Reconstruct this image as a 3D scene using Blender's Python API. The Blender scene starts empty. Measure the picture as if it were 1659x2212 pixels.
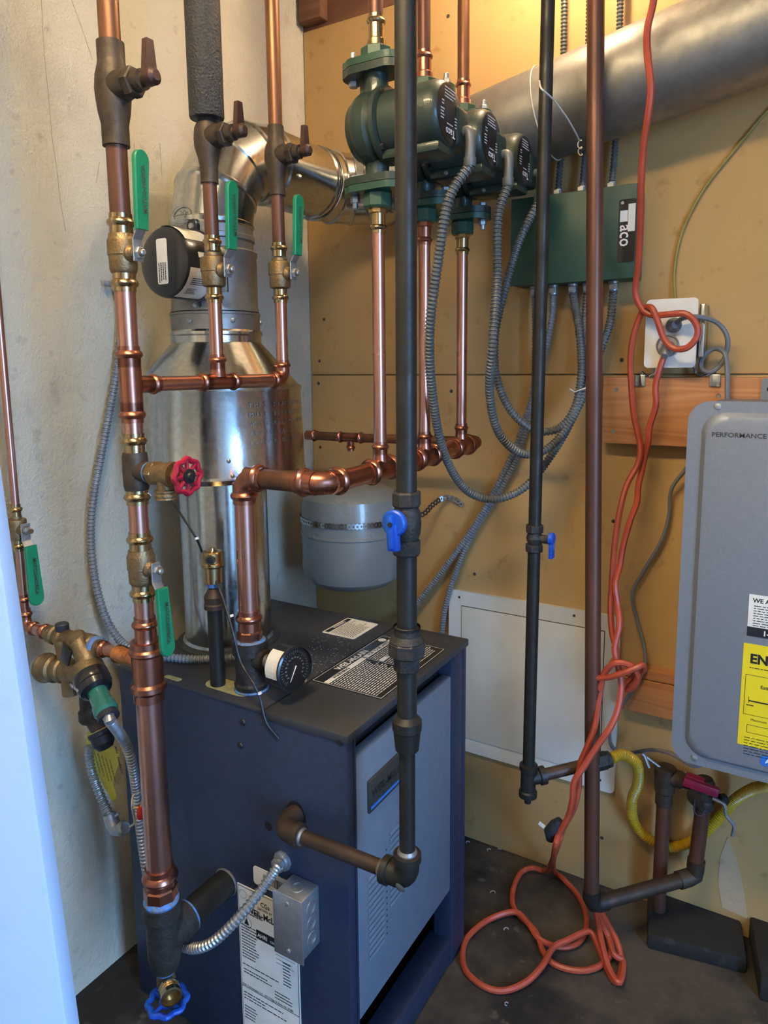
import bpy, bmesh, math, random
from mathutils import Vector as V, Matrix as M
random.seed(7)
S = bpy.context.scene
COL = S.collection
R = math.radians
PI = math.pi

# ------------------------------------------------------------------ camera
CAM = V((0, 0, 1.27)); FPX = 1533.0; CX = 829.5; CY = 1011.0
_y, _p, _r = R(30.93), R(8.2), R(-0.54)
FW = V((-math.sin(_y) * math.cos(_p), math.cos(_y) * math.cos(_p), -math.sin(_p)))
RT0 = V((math.cos(_y), math.sin(_y), 0)); UP0 = RT0.cross(FW)
RT = RT0 * math.cos(_r) + UP0 * math.sin(_r)
UP = -RT0 * math.sin(_r) + UP0 * math.cos(_r)
cd = bpy.data.cameras.new('camera'); cam = bpy.data.objects.new('camera', cd); COL.objects.link(cam)
cam.matrix_world = M(((RT.x, UP.x, -FW.x, CAM.x), (RT.y, UP.y, -FW.y, CAM.y), (RT.z, UP.z, -FW.z, CAM.z), (0, 0, 0, 1)))
cd.sensor_fit = 'VERTICAL'; cd.sensor_height = 36.0; cd.lens = FPX / 2212 * 36; cd.shift_y = -(1106 - CY) / 2212
cd.clip_start = 0.02
S.camera = cam

# ------------------------------------------------------------------ world, daylight, exposure
w = bpy.data.worlds.new('world'); S.world = w; w.use_nodes = True
bg = w.node_tree.nodes['Background']; bg.inputs[0].default_value = (0.25, 0.52, 1.0, 1); bg.inputs[1].default_value = 25.0
vs = S.view_settings; vs.view_transform = 'Standard'; vs.look = 'None'; vs.gamma = 1; vs.use_curve_mapping = False; vs.exposure = 0.2
pt = bpy.data.lights.new('daylight_portal', 'AREA'); pt.shape = 'RECTANGLE'; pt.size = 0.6; pt.size_y = 2.05
pt.cycles.is_portal = True
po = bpy.data.objects.new('daylight_portal', pt); COL.objects.link(po)
po.location = (1.42, -0.15, 1.03); po.rotation_euler = (R(90), 0, R(90))

# ------------------------------------------------------------------ room numbers
YB = 1.623; XL = -1.21; ZC = 2.34
def ray(x, y): return FW + RT * ((x - CX) / FPX) - UP * ((y - CY) / FPX)
def _pl(x, y, a, v):
    d = ray(x, y); t = (v - CAM[a]) / d[a]; return CAM + d * t
def PX(x, y, X): return _pl(x, y, 0, X)
def PY(x, y, Y): return _pl(x, y, 1, Y)
def PZ(x, y, Z): return _pl(x, y, 2, Z)

# ------------------------------------------------------------------ materials
def lin(h):
    if isinstance(h, tuple): return h + (1,) if len(h) == 3 else h
    c = [int(h[i:i + 2], 16) / 255 for i in (0, 2, 4)]
    return tuple(x / 12.92 if x < .04045 else ((x + .055) / 1.055) ** 2.4 for x in c) + (1,)
MATS = {}
def mk(name, c1, c2=None, scale=20, metal=0, rough=.5, rough2=None, bump=0, bscale=60, detail=4, lo=.35, hi=.65, coat=0, stretch=None, spec=.5):
    m = bpy.data.materials.new(name); m.use_nodes = True; nt = m.node_tree; N = nt.nodes; L = nt.links
    b = N['Principled BSDF']; b.inputs['Base Color'].default_value = lin(c1); b.inputs['Metallic'].default_value = metal
    b.inputs['Roughness'].default_value = rough; b.inputs['Coat Weight'].default_value = coat
    b.inputs['Specular IOR Level'].default_value = spec
    tc = N.new('ShaderNodeTexCoord'); src = tc.outputs['Object']
    if stretch:
        mp = N.new('ShaderNodeMapping'); mp.inputs['Scale'].default_value = stretch; L.new(src, mp.inputs[0]); src = mp.outputs[0]
    if c2 is not None or rough2 is not None:
        n = N.new('ShaderNodeTexNoise'); n.inputs['Scale'].default_value = scale; n.inputs['Detail'].default_value = detail; n.inputs['Roughness'].default_value = .6
        L.new(src, n.inputs['Vector'])
        r = N.new('ShaderNodeMapRange'); r.inputs[1].default_value = lo; r.inputs[2].default_value = hi; L.new(n.outputs[0], r.inputs[0])
        if c2 is not None:
            x = N.new('ShaderNodeMix'); x.data_type = 'RGBA'; x.inputs[6].default_value = lin(c1); x.inputs[7].default_value = lin(c2)
            L.new(r.outputs[0], x.inputs[0]); L.new(x.outputs[2], b.inputs['Base Color'])
        if rough2 is not None:
            q = N.new('ShaderNodeMapRange'); q.inputs[3].default_value = rough; q.inputs[4].default_value = rough2; L.new(r.outputs[0], q.inputs[0]); L.new(q.outputs[0], b.inputs['Roughness'])
    if bump:
        n2 = N.new('ShaderNodeTexNoise'); n2.inputs['Scale'].default_value = bscale; n2.inputs['Detail'].default_value = 5; L.new(src, n2.inputs['Vector'])
        bp = N.new('ShaderNodeBump'); bp.inputs['Strength'].default_value = bump; bp.inputs['Distance'].default_value = .004; L.new(n2.outputs[0], bp.inputs['Height']); L.new(bp.outputs[0], b.inputs['Normal'])
    MATS[name] = m; return m
mk('copper', 'D2A090', 'C08C7A', 9, 1, .26, .38)
mk('copper_press', 'B97E68', 'A46C58', 12, 1, .24, .36)
mk('copper_foil', 'D08A5C', 'B87048', 30, 1, .28, None, .5, 60)
mk('copper_old', '7C5444', '4E3A30', 9, .6, .36, .5, 0, 60, 4, .35, .7, stretch=(1, 1, .25))
mk('copper_worn', '96694C', '5E4436', 12, .8, .36, .5, stretch=(1, 1, .3))
mk('bronze_old', '54483C', '3B332C', 40, .55, .5, .62, .15, 150)
mk('wing_plastic', '4A3028', '35211C', 30, .2, .5)
mk('brass', 'BBA27A', 'A68D64', 20, 1, .2, .32)
mk('brass_cast', '96805C', '80694A', 60, .85, .42, .5, .25, 300)
mk('galv', 'C6C8C6', 'B8BBBA', 90, 1, .15, .22, .02, 260, 2)
mk('galv_dull', '9A9894', '8A8883', 30, .85, .44, .54, .02, 120)
mk('zinc', 'B9BCBE', 'A0A4A6', 50, .8, .34, .46)
mk('conduit_steel', 'B4B7B8', '9A9DA0', 40, .8, .3, .42)
mk('conduit_gray', '8A8D90', '797C80', 30, .3, .42, .5)
mk('conduit_dark', '6E706C', '5C5E5B', 30, .3, .45, .55)
mk('iron', '33322F', '26241F', 25, .45, .38, .55, .05, 90)
mk('iron_brown', '4A3A30', '33291F', 18, .4, .45, .6, .1, 90)
mk('iron_cast', '3D3A36', '2C2A27', 60, .35, .5, .6, .35, 220)
mk('pump_green', '2B3A32', '25322B', 20, .1, .36, .46, .12, 260, coat=.2)
mk('flange_green', '2C5040', '254435', 20, .1, .34, .44, .08, 260, coat=.2)
mk('label_black', '17181A', None, rough=.3, coat=.3)
mk('white_print', 'E4E2DC', None, rough=.5)
mk('paper', 'E6E2D6', 'D8D4C6', 20, rough=.6)
mk('ink', '1C1D20', None, rough=.55)
mk('rubber', '2A2D33', '212328', 30, 0, .5)
mk('damper_black', '1D2026', None, rough=.28, coat=.3)
mk('boiler_navy', '2A354A', '263043', 60, .1, .42, .5, .1, 500)
mk('boiler_top', '3A3C40', '323438', 12, .1, .46, .56, .12, 500)
mk('boiler_gray', '6C7682', '68717D', 40, .1, .45, .5, .08, 500)
mk('void_black', '08090B', None, rough=.8)
mk('badge', '34332F', None, rough=.5)
mk('blue_line', '2F6FC0', None, rough=.4)
mk('tank_gray', '7C807E', '747876', 8, .05, .26, .34, coat=.4)
mk('heater_gray', '858B93', '80868E', 200, .35, .42, .48, .06, 600)
mk('handle_green', '12845A', '0E7650', 20, 0, .42)
mk('handle_red', 'B01E35', 'A01830', 20, 0, .28, coat=.4)
mk('handle_maroon', '8E1838', '7A1430', 20, 0, .45)
mk('handle_blue', '1453BE', '0E44A6', 20, 0, .4)
mk('blue_seal', '4A86CC', '6A7684', 130, 0, .55, None, .8, 160, lo=.42, hi=.58)
mk('insul_yellow', 'B9B07C', '9A9264', 60, 0, .8)
mk('foam', '343333', '2A2929', 90, 0, .52, .6, .8, 260)
mk('plate_white', 'DAD7CF', 'D2CFC6', 20, 0, .4)
mk('panel_white', 'D8D5CA', 'C8C5BA', 5, 0, .5, None, .06, 200)
mk('cord_orange', 'B44E34', 'A0422C', 25, 0, .42)
mk('cord_gray', '75777A', '696B6E', 20, 0, .5)
mk('cord_yellow', '9C8A3C', '857634', 20, 0, .55)
mk('wire_black', '1B1C1E', None, rough=.45)
mk('wire_white', 'D8D4C8', None, rough=.5)
mk('wire_cream', 'CDB26C', None, rough=.5)
mk('nut_red', 'C22A28', None, rough=.45)
mk('tag_yellow', 'D8C84A', 'CDBC40', 10, 0, .5)
mk('guide_yellow', 'E6CF1E', 'DCC418', 10, 0, .5)
mk('flex_yellow', 'BE981A', 'A88418', 25, 0, .4, coat=.3)
mk('badge_blue', '2A6CC0', None, rough=.4)
mk('relay_green', '2C5140', '274A3A', 20, 0, .42, .5, .05, 300)
mk('debris', 'A9AAA6', '7E7F7C', 90, .4, .5)
mk('clear_knob', '2E7A68', '266858', 20, 0, .25, coat=.5)
mk('crack_line', '8F8B80', None, rough=.9)
mk('mark_dark', '3C3832', None, rough=.8)
def wood(name, c1, c2, axis=0, sc=14):
    m = bpy.data.materials.new(name); m.use_nodes = True; N = m.node_tree.nodes; L = m.node_tree.links; b = N['Principled BSDF']
    tc = N.new('ShaderNodeTexCoord'); mp = N.new('ShaderNodeMapping'); s = [1, 1, 1]; s[axis] = .06; mp.inputs['Scale'].default_value = s; L.new(tc.outputs['Object'], mp.inputs[0])
    n = N.new('ShaderNodeTexNoise'); n.inputs['Scale'].default_value = sc; n.inputs['Detail'].default_value = 3; n.inputs['Distortion'].default_value = .6; L.new(mp.outputs[0], n.inputs[0])
    mu = N.new('ShaderNodeMath'); mu.operation = 'MULTIPLY'; mu.inputs[1].default_value = 9; L.new(n.outputs[0], mu.inputs[0])
    fr = N.new('ShaderNodeMath'); fr.operation = 'PINGPONG'; fr.inputs[1].default_value = .5; L.new(mu.outputs[0], fr.inputs[0])
    r = N.new('ShaderNodeMapRange'); r.inputs[1].default_value = .05; r.inputs[2].default_value = .5; L.new(fr.outputs[0], r.inputs[0])
    x = N.new('ShaderNodeMix'); x.data_type = 'RGBA'; x.inputs[6].default_value = lin(c1); x.inputs[7].default_value = lin(c2); L.new(r.outputs[0], x.inputs[0]); L.new(x.outputs[2], b.inputs['Base Color'])
    b.inputs['Roughness'].default_value = .65; MATS[name] = m
wood('wood_board', 'B0764A', 'C48A5A'); wood('wood_dark', '5E3C2A', '6E4832')

def wallmat(name, base, stain, crack, stain_lo, stain_hi, bump, bscale, stucco=False):
    m = bpy.data.materials.new(name); m.use_nodes = True; N = m.node_tree.nodes; L = m.node_tree.links; b = N['Principled BSDF']; b.inputs['Roughness'].default_value = .85
    tc = N.new('ShaderNodeTexCoord'); src = tc.outputs['Object']
    n = N.new('ShaderNodeTexNoise'); n.inputs['Scale'].default_value = 3.2; n.inputs['Detail'].default_value = 7; n.inputs['Roughness'].default_value = .62; L.new(src, n.inputs[0])
    r = N.new('ShaderNodeMapRange'); r.inputs[1].default_value = stain_lo; r.inputs[2].default_value = stain_hi; L.new(n.outputs[0], r.inputs[0])
    x = N.new('ShaderNodeMix'); x.data_type = 'RGBA'; x.inputs[6].default_value = lin(base); x.inputs[7].default_value = lin(stain); L.new(r.outputs[0], x.inputs[0])
    n3 = N.new('ShaderNodeTexNoise'); n3.inputs['Scale'].default_value = 26; n3.inputs['Detail'].default_value = 4; L.new(src, n3.inputs[0])
    r3 = N.new('ShaderNodeMapRange'); r3.inputs[1].default_value = .63; r3.inputs[2].default_value = .74; L.new(n3.outputs[0], r3.inputs[0])
    x2 = N.new('ShaderNodeMix'); x2.data_type = 'RGBA'; L.new(r3.outputs[0], x2.inputs[0]); L.new(x.outputs[2], x2.inputs[6]); x2.inputs[7].default_value = lin(crack); L.new(x2.outputs[2], b.inputs['Base Color'])
    n2 = N.new('ShaderNodeTexNoise'); n2.inputs['Scale'].default_value = bscale; n2.inputs['Detail'].default_value = 6; n2.inputs['Roughness'].default_value = .65; L.new(src, n2.inputs[0])
    bp = N.new('ShaderNodeBump'); bp.inputs['Strength'].default_value = bump; bp.inputs['Distance'].default_value = .006; L.new(n2.outputs[0], bp.inputs['Height']); L.new(bp.outputs[0], b.inputs['Normal'])
    MATS[name] = m
wallmat('plaster', 'D4CEBA', 'B6B09E', 'BAB4A2', .5, .76, 1.0, 130)
wallmat('drywall', 'B89560', 'AC8956', 'A68350', .5, .75, .06, 120)
wallmat('concrete', '51483D', '1F1B18', '5E5548', .4, .58, .5, 40)
wallmat('paint_wall', 'B8B4AA', 'ACA89E', 'A8A49A', .5, .8, .1, 60)
wallmat('door_white', 'A6BFDC', '9FB8D6', '9FB8D6', .5, .8, .05, 60)  # white casing with the blue of the daylight mixed into its base colour
wallmat('slab_dark', '23211F', '191817', '37342F', .42, .6, .3, 40)
wallmat('patch_light', 'B09C7C', 'A08C6C', '90805F', .42, .62, .4, 50)
wallmat('parge', '7E715C', '645A4A', '544B3E', .42, .62, .4, 50)

# ------------------------------------------------------------------ geometry
def basis(d, up=None):
    d = V(d).normalized()
    u = V(up) if up is not None else (V((0, 0, 1)) if abs(d.z) < .9 else V((1, 0, 0)))
    a = u.cross(d).normalized(); b = d.cross(a); return a, b, d
class G:
    def __init__(s): s.v = []; s.f = []
    def add(s, vs, fs):
        o = len(s.v); s.v += [V(x) for x in vs]; s.f += [tuple(i + o for i in f) for f in fs]; return s
    def lathe(s, o, d, prof, n=24, caps=True, up=None):
        a, b, d = basis(d, up); o = V(o); vs = []; fs = []
        for r, h in prof:
            for k in range(n):
                t = 2 * PI * k / n; vs.append(o + d * h + (a * math.cos(t) + b * math.sin(t)) * max(r, 1e-5))
        m = len(prof)
        for i in range(m - 1):
            for k in range(n):
                k2 = (k + 1) % n; fs.append((i * n + k, i * n + k2, (i + 1) * n + k2, (i + 1) * n + k))
        if caps: fs.append(tuple(range(n - 1, -1, -1))); fs.append(tuple((m - 1) * n + k for k in range(n)))
        return s.add(vs, fs)
    def cyl(s, p0, p1, r0, r1=None, n=24):
        p0, p1 = V(p0), V(p1); return s.lathe(p0, p1 - p0, [(r0, 0), (r1 if r1 is not None else r0, (p1 - p0).length)], n)
    def sweep(s, path, rad, n=12, caps=True, closed=False):
        P = [V(p) for p in path]; m = len(P); vs = []; fs = []
        t0 = (P[1] - P[0]).normalized(); a, b, _ = basis(t0)
        for i in range(m):
            if closed: t = (P[(i + 1) % m] - P[i - 1])
            else: t = P[min(i + 1, m - 1)] - P[max(i - 1, 0)]
            t.normalize(); a = (a - t * a.dot(t)).normalized(); b = t.cross(a)
            r = rad[i] if isinstance(rad, (list, tuple)) else rad
            for k in range(n):
                q = 2 * PI * k / n; vs.append(P[i] + (a * math.cos(q) + b * math.sin(q)) * r)
        for i in range(m if closed else m - 1):
            j = (i + 1) % m
            for k in range(n):
                k2 = (k + 1) % n; fs.append((i * n + k, i * n + k2, j * n + k2, j * n + k))
        if caps and not closed: fs.append(tuple(range(n - 1, -1, -1))); fs.append(tuple((m - 1) * n + k for k in range(n)))
        return s.add(vs, fs)
    def box(s, c, size, ux=(1, 0, 0), uy=(0, 1, 0), bev=0, seg=2):
        ux = V(ux).normalized(); uy = V(uy).normalized(); uz = ux.cross(uy).normalized(); c = V(c)
        bm = bmesh.new(); bmesh.ops.create_cube(bm, size=1)
        for v in bm.verts: v.co = V((v.co.x * size[0], v.co.y * size[1], v.co.z * size[2]))
        if bev: bmesh.ops.bevel(bm, geom=bm.edges[:], offset=bev, segments=seg, affect='EDGES', profile=.5)
        bm.verts.index_update()
        vs = [c + ux * v.co.x + uy * v.co.y + uz * v.co.z for v in bm.verts]; fs = [tuple(v.index for v in f.verts) for f in bm.faces]; bm.free()
        return s.add(vs, fs)
    def bx(s, x0, x1, y0, y1, z0, z1, bev=0):
        return s.box(((x0 + x1) / 2, (y0 + y1) / 2, (z0 + z1) / 2), (abs(x1 - x0), abs(y1 - y0), abs(z1 - z0)), bev=bev)
    def prism(s, poly, o, ux, uy, dep):
        o = V(o); ux = V(ux); uy = V(uy); uz = ux.cross(uy).normalized(); n = len(poly)
        vs = [o + ux * p[0] + uy * p[1] for p in poly] + [o + ux * p[0] + uy * p[1] + uz * dep for p in poly]
        fs = [tuple(range(n - 1, -1, -1)), tuple(range(n, 2 * n))] + [(i, (i + 1) % n, n + (i + 1) % n, n + i) for i in range(n)]
        return s.add(vs, fs)
    def hexn(s, o, d, r, h, n=6): return s.lathe(o, d, [(r * .9, 0), (r, h * .12), (r, h * .88), (r * .9, h)], n)
def spl(pts, k=10):
    P = [V(p) for p in pts]; P = [P[0] * 2 - P[1]] + P + [P[-1] * 2 - P[-2]]; out = []
    for i in range(1, len(P) - 2):
        a, b, c, d = P[i - 1:i + 3]
        for j in range(k):
            t = j / k; out.append(.5 * ((2 * b) + (c - a) * t + (2 * a - 5 * b + 4 * c - d) * t * t + (3 * b - a - 3 * c + d) * t ** 3))
    return out + [P[-2]]
def resample(P, step):
    out = [P[0].copy()]; need = step
    for i in range(len(P) - 1):
        a, b = P[i], P[i + 1]; L = (b - a).length; pos = 0
        while L - pos >= need and L > 1e-9:
            pos += need; out.append(a + (b - a) * (pos / L)); need = step
        need -= L - pos
    return out
def arc(c, a, b, r, n=8, a0=0, a1=90):
    return [V(c) + V(a) * (r * math.cos(R(a0 + (a1 - a0) * i / n))) + V(b) * (r * math.sin(R(a0 + (a1 - a0) * i / n))) for i in range(n + 1)]
def rrect(w, h, r, n=5):
    out = []
    for cx, cy, s in ((w / 2 - r, h / 2 - r, 0), (-w / 2 + r, h / 2 - r, 90), (-w / 2 + r, -h / 2 + r, 180), (w / 2 - r, -h / 2 + r, 270)):
        for i in range(n + 1): t = R(s + 90 * i / n); out.append((cx + r * math.cos(t), cy + r * math.sin(t)))
    return out
MW = {}
def thing(name, label, cat, loc=(0, 0, 0), rot=None, group=None):
    o = bpy.data.objects.new(name, None); COL.objects.link(o); o.empty_display_size = .03
    mw = M.Translation(V(loc)) @ (rot.to_4x4() if rot is not None else M.Identity(4)); o.matrix_world = mw; MW[o.name] = mw
    o['label'] = label; o['category'] = cat
    if group: o['group'] = group
    return o
def obj(name, g, mat, parent=None, local=False, smooth=30, kind=None, label=None, cat=None, group=None, origin=None):
    me = bpy.data.meshes.new(name); vs = g.v
    if parent is not None and not local:
        inv = MW[parent.name].inverted(); vs = [inv @ v for v in vs]
    elif parent is None:
        if origin is None:
            origin = V((sum(v.x for v in vs) / len(vs), sum(v.y for v in vs) / len(vs), min(v.z for v in vs)))
        vs = [v - V(origin) for v in vs]
    me.from_pydata(vs, [], g.f); me.materials.append(MATS[mat])
    bm = bmesh.new(); bm.from_mesh(me); bmesh.ops.recalc_face_normals(bm, faces=bm.faces[:]); bm.to_mesh(me); bm.free()
    if smooth:
        me.shade_smooth(); me.set_sharp_from_angle(angle=R(smooth))
    o = bpy.data.objects.new(name, me); COL.objects.link(o)
    if parent is not None:
        o.parent = parent; MW[o.name] = MW[parent.name]
    else:
        o.location = origin; MW[o.name] = M.Translation(V(origin))
    if kind: o['kind'] = kind
    if label: o['label'] = label
    if cat: o['category'] = cat
    if group: o['group'] = group
    return o
def struct(name, g, mat, parent=None, smooth=30): return obj(name, g, mat, parent, kind='structure', smooth=smooth)
def text(name, s, size, o, ux, uy, mat, parent, local=False, bold=0, sx=1, align='LEFT', lift=.0004):
    cu = bpy.data.curves.new(name, 'FONT'); cu.body = s; cu.size = size; cu.offset = bold * size; cu.align_x = align; cu.resolution_u = 2
    to = bpy.data.objects.new(name, cu); me = bpy.data.meshes.new_from_object(to); bpy.data.objects.remove(to)
    g = G(); ux = V(ux).normalized(); uy = V(uy).normalized(); uz = ux.cross(uy).normalized(); o = V(o) + uz * lift
    g.add([o + ux * v.co.x * sx + uy * v.co.y for v in me.vertices], [tuple(p.vertices) for p in me.polygons])
    bpy.data.meshes.remove(me); bpy.data.curves.remove(cu)
    return obj(name, g, mat, parent, local, smooth=0)
def lines(g, o, ux, uy, w, n, pitch, th, rag=.25, gaps=True):
    """rows of small print as thin flat word bars"""
    o = V(o); ux = V(ux).normalized(); uy = V(uy).normalized(); uz = ux.cross(uy).normalized() * .0004
    for i in range(n):
        x = 0; W = w * (1 - random.random() * rag)
        while x < W:
            l = min(random.uniform(.03, .12) * w, W - x); p = o + ux * x - uy * (i * pitch) + uz
            g.add([p, p + ux * l, p + ux * l - uy * th, p - uy * th], [(0, 1, 2, 3)]); x += l + w * .018
    return g
def quad(g, pts): return g.add(pts, [tuple(range(len(pts)))])
def fixmw(): bpy.context.view_layer.update()

# press fitting socket: open end at o, runs along d into the fitting
def press(g, o, d, r, n=24, L=None):
    s = max(.8, min(r / .0143, 1.5)); L = L or .030 * s
    g.lathe(o, d, [(r * 1.01, 0), (r * 1.12, 0), (r * 1.12, .006 * s), (r * 1.12 + .0028 * s, .0085 * s), (r * 1.12 + .0038 * s, .0115 * s), (r * 1.12 + .0028 * s, .0145 * s), (r * 1.13, .017 * s), (r * 1.13, L)], n)
    return g
def tee(c, run, br, r, rb, hl, hb):
    g = G(); c = V(c); run = V(run).normalized(); br = V(br).normalized()
    g.cyl(c - run * hl * .75, c + run * hl * .75, r * 1.13)
    press(g, c - run * hl, run, r); press(g, c + run * hl, -run, r)
    g.lathe(c, br, [(rb * 1.3, r * .75), (rb * 1.2, r * 1.25), (rb * 1.13, r * 1.6), (rb * 1.13, hb * .8)]); press(g, c + br * hb, -br, rb)
    return g
def elbow(c, d1, d2, r, rad, ext):
    """quarter bend: legs leave corner c along d1 and d2"""
    g = G(); c = V(c); d1 = V(d1).normalized(); d2 = V(d2).normalized()
    ce = c + d1 * rad + d2 * rad
    g.sweep([c + d1 * ext] + arc(ce, -d2, -d1, rad, 8) + [c + d2 * ext], r * 1.13, 20)
    press(g, c + d1 * (ext + .012), -d1, r); press(g, c + d2 * (ext + .012), -d2, r)
    return g
def pipe(p0, p1, r, n=24): return G().cyl(p0, p1, r, n=n)
def corr(path, r, pitch=.0056, n=10, dip=.84, seg=4):
    pitch *= 1.2; dip -= .05
    P = resample(spl(path, 16), pitch / seg); pat = {4: [1, 1, dip, dip], 3: [1, .95, dip], 2: [1, dip]}[seg]
    return G().sweep(P, [r * pat[i % seg] for i in range(len(P))], n)
def cord(path, r, n=8, k=8): return G().sweep(spl(path, k), r, n)

# ================================================================== SETTING
struct('floor', G().bx(-1.32, 1.5, -1.6, 1.73, -.08, 0), 'concrete')
struct('ground', G().bx(1.5, 10, -5, 5, -.1, -.02), 'concrete')  # unseen outdoor ground, added to block sky light from below the horizon
wl_ = struct('wall_left', G().bx(-1.31, XL, -.5, 1.73, 0, ZC), 'plaster')
wb = struct('wall_back', G().bx(XL, 1.4, YB + .012, YB + .1, 0, 2.14), 'drywall')
obj('drywall_sheet', G().bx(XL + .002, 1.4, YB, YB + .012, 1.2475, 2.14, .002), 'drywall', wb)
obj('drywall_sheet', G().bx(XL + .002, 1.4, YB, YB + .012, .002, 1.2445, .002), 'drywall', wb)
for q in ((690, 780), (688, 828), (692, 966), (968, 35), (1343, 778), (1325, 1126), (975, 845), (1300, 1810), (1025, 1240), (700, 690)):
    p = PY(q[0], q[1], YB); obj('screw_hole', G().lathe((p.x, YB + .001, p.z), (0, -1, 0), [(.0045, 0), (.0045, .0012), (.003, .0016)], 12), 'mark_dark', wb)
struct('trim_1', G().bx(XL, 1.4, YB + .004, YB + .1, 2.14, ZC), 'wood_dark')
struct('trim_2', G().bx(-1.2, -1.13, YB - .03, YB + .004, 2.15, 2.25, .003), 'wood_dark')
struct('ceiling', G().bx(-1.32, 1.5, -.5, 1.73, ZC, ZC + .06), 'paint_wall')
struct('wall_right', G().bx(1.4, 1.5, .15, 1.73, 0, ZC).bx(1.4, 1.5, -.5, -.45, 0, ZC).bx(1.4, 1.5, -.45, .15, 2.06, ZC), 'paint_wall')
struct('wall_front', G().bx(-1.21, 1.5, -.6, -.5, 0, ZC), 'paint_wall')
# door casing close by on the left
pb = CAM + ray(160, 2212) * .6; ptp = CAM + ray(0, 1085) * .6
ax = (ptp - pb).normalized(); pb2 = pb - ax * (pb.z / ax.z); ux = V((-RT0.x, -RT0.y, 0)); un = ux.cross(ax).normalized(); Hh = 2.2
g = G().box(pb2 + ax * Hh / 2 + ux * .09, (.18, Hh, .022), ux, ax, .003)
g.box(pb2 + ax * Hh / 2 + ux * .075 - un * 0 + un * .012, (.012, Hh, .008), ux, ax, .003)
g.box(pb2 + ax * Hh / 2 + ux * .12 + un * .012, (.07, Hh, .012), ux, ax, .004)
struct('door_1', g, 'door_white')

# a bare bulb and a long ceiling fixture light the room
def glow(name, col, strength):
    em = bpy.data.materials.new(name); em.use_nodes = True; b_ = em.node_tree.nodes['Principled BSDF']; b_.inputs['Base Color'].default_value = (.8, .8, .8, 1)
    b_.inputs['Emission Color'].default_value = col; b_.inputs['Emission Strength'].default_value = strength; MATS[name] = em
glow('bulb_glow', (1, .74, .47, 1), 330); glow('diffuser_glow', (1, .76, .44, 1), 68)
lx, ly = -.45, 1.38
t = thing('ceiling_lamp', 'bare bulb in a round holder above the flue by the back wall', 'lamp', (lx, ly, ZC))
obj('lamp_holder', G().lathe((lx, ly, ZC), (0, 0, -1), [(.055, 0), (.055, .012), (.03, .02), (.024, .03), (.02, .035)]), 'plate_white', t)
obj('bulb', G().lathe((lx, ly, ZC - .036), (0, 0, -1), [(.012, 0), (.014, .02), (.024, .045), (.03, .065), (.028, .085), (.018, .1), (.004, .106)]), 'bulb_glow', t)
ft = thing('ceiling_fixture', 'long white ceiling light fixture with warm diffuser above the doorway side', 'lamp', (-.45, .2, ZC))
obj('fixture_body', G().bx(-.85, -.05, .09, .31, ZC - .05, ZC - .001, .006), 'plate_white', ft)
obj('diffuser', G().bx(-.83, -.07, .11, .29, ZC - .056, ZC - .0505, .002), 'diffuser_glow', ft)

# ================================================================== BOILER
X0, X1, Y0, Y1, BH = -1.105, -.58, .846, 1.295, .704
bo = thing('boiler', 'navy cast-iron gas boiler cabinet with grey front door standing on the floor', 'boiler', ((X0 + X1) / 2, (Y0 + Y1) / 2, 0))
obj('side_panel', G().bx(X0, X1, Y0, Y0 + .02, .004, BH - .002, .002), 'boiler_navy', bo)
obj('side_panel', G().bx(X0, X1, Y1 - .02, Y1, .004, BH - .002, .002), 'boiler_navy', bo)
obj('back_panel', G().bx(X0, X0 + .02, Y0 + .02, Y1 - .02, .004, BH - .004), 'boiler_navy', bo)
obj('inner_casing', G().bx(X0 + .03, X1 - .06, Y0 + .022, Y1 - .022, .1, BH - .006), 'void_black', bo)  # solid black block painting the shade of the hollow interior
xs = -.745
obj('top_panel', G().bx(X0, xs - .0015, Y0 - .002, Y1 + .002, BH - .004, BH + .002, .0015), 'boiler_top', bo)
obj('top_panel', G().bx(xs + .0015, X1 + .004, Y0 - .003, Y1 + .003, BH - .012, BH + .003, .0025), 'boiler_top', bo)
obj('corner_post', G().bx(X1 - .04, X1, 1.224, Y1 - .0205, .004, BH - .012, .002), 'boiler_navy', bo)
obj('corner_post', G().bx(X1 - .02, X1 + .001, Y0 + .0205, Y0 + .025, .004, BH - .012), 'boiler_navy', bo)
obj('base_rail', G().bx(X1 - .05, X1 - .002, Y0 + .0255, Y1 - .0205, .004, .062, .002), 'boiler_navy', bo)
obj('header_rail', G().bx(X1 - .05, X1 - .03, Y0 + .0255, 1.223, BH - .06, BH - .013), 'void_black', bo)  # black strip painting the shaded recess above the front door
fd = obj('front_door', G().bx(X1 - .022, X1 + .001, Y0 + .026, 1.221, .182, .655, .004), 'boiler_gray', bo)
for c0, c1, z0, z1 in ((.9, .95, .275, .425), (.972, 1.024, .325, .468)):
    k = 0
    z = z0
    while z < z1:
        obj('louver', G().box((X1 + .0015, (c0 + c1) / 2, z), (.003, c1 - c0, .0045), (1, 0, .4), (0, 1, 0)), 'boiler_gray', fd); z += .0115
    z = z0 + .004
    while z < z1 + .02:
        obj('vent_hole', G().lathe((X1 + .0008, c1 + .012, z), (1, 0, 0), [(.0017, 0), (.0017, .0006)], 8), 'void_black', fd); z += .0115
bd = obj('badge', G().bx(X1 + .001, X1 + .006, .902, 1.045, .543, .6, .0015), 'badge', fd)
obj('badge_line', G().bx(X1 + .006, X1 + .0068, .906, 1.041, .549, .5535), 'blue_line', bd)
text('badge_lettering', 'WEIL-McLAIN', .019, (X1 + .006, .91, .568), (0, 1, 0), (0, 0, 1), 'iron', bd, bold=.02)
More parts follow.
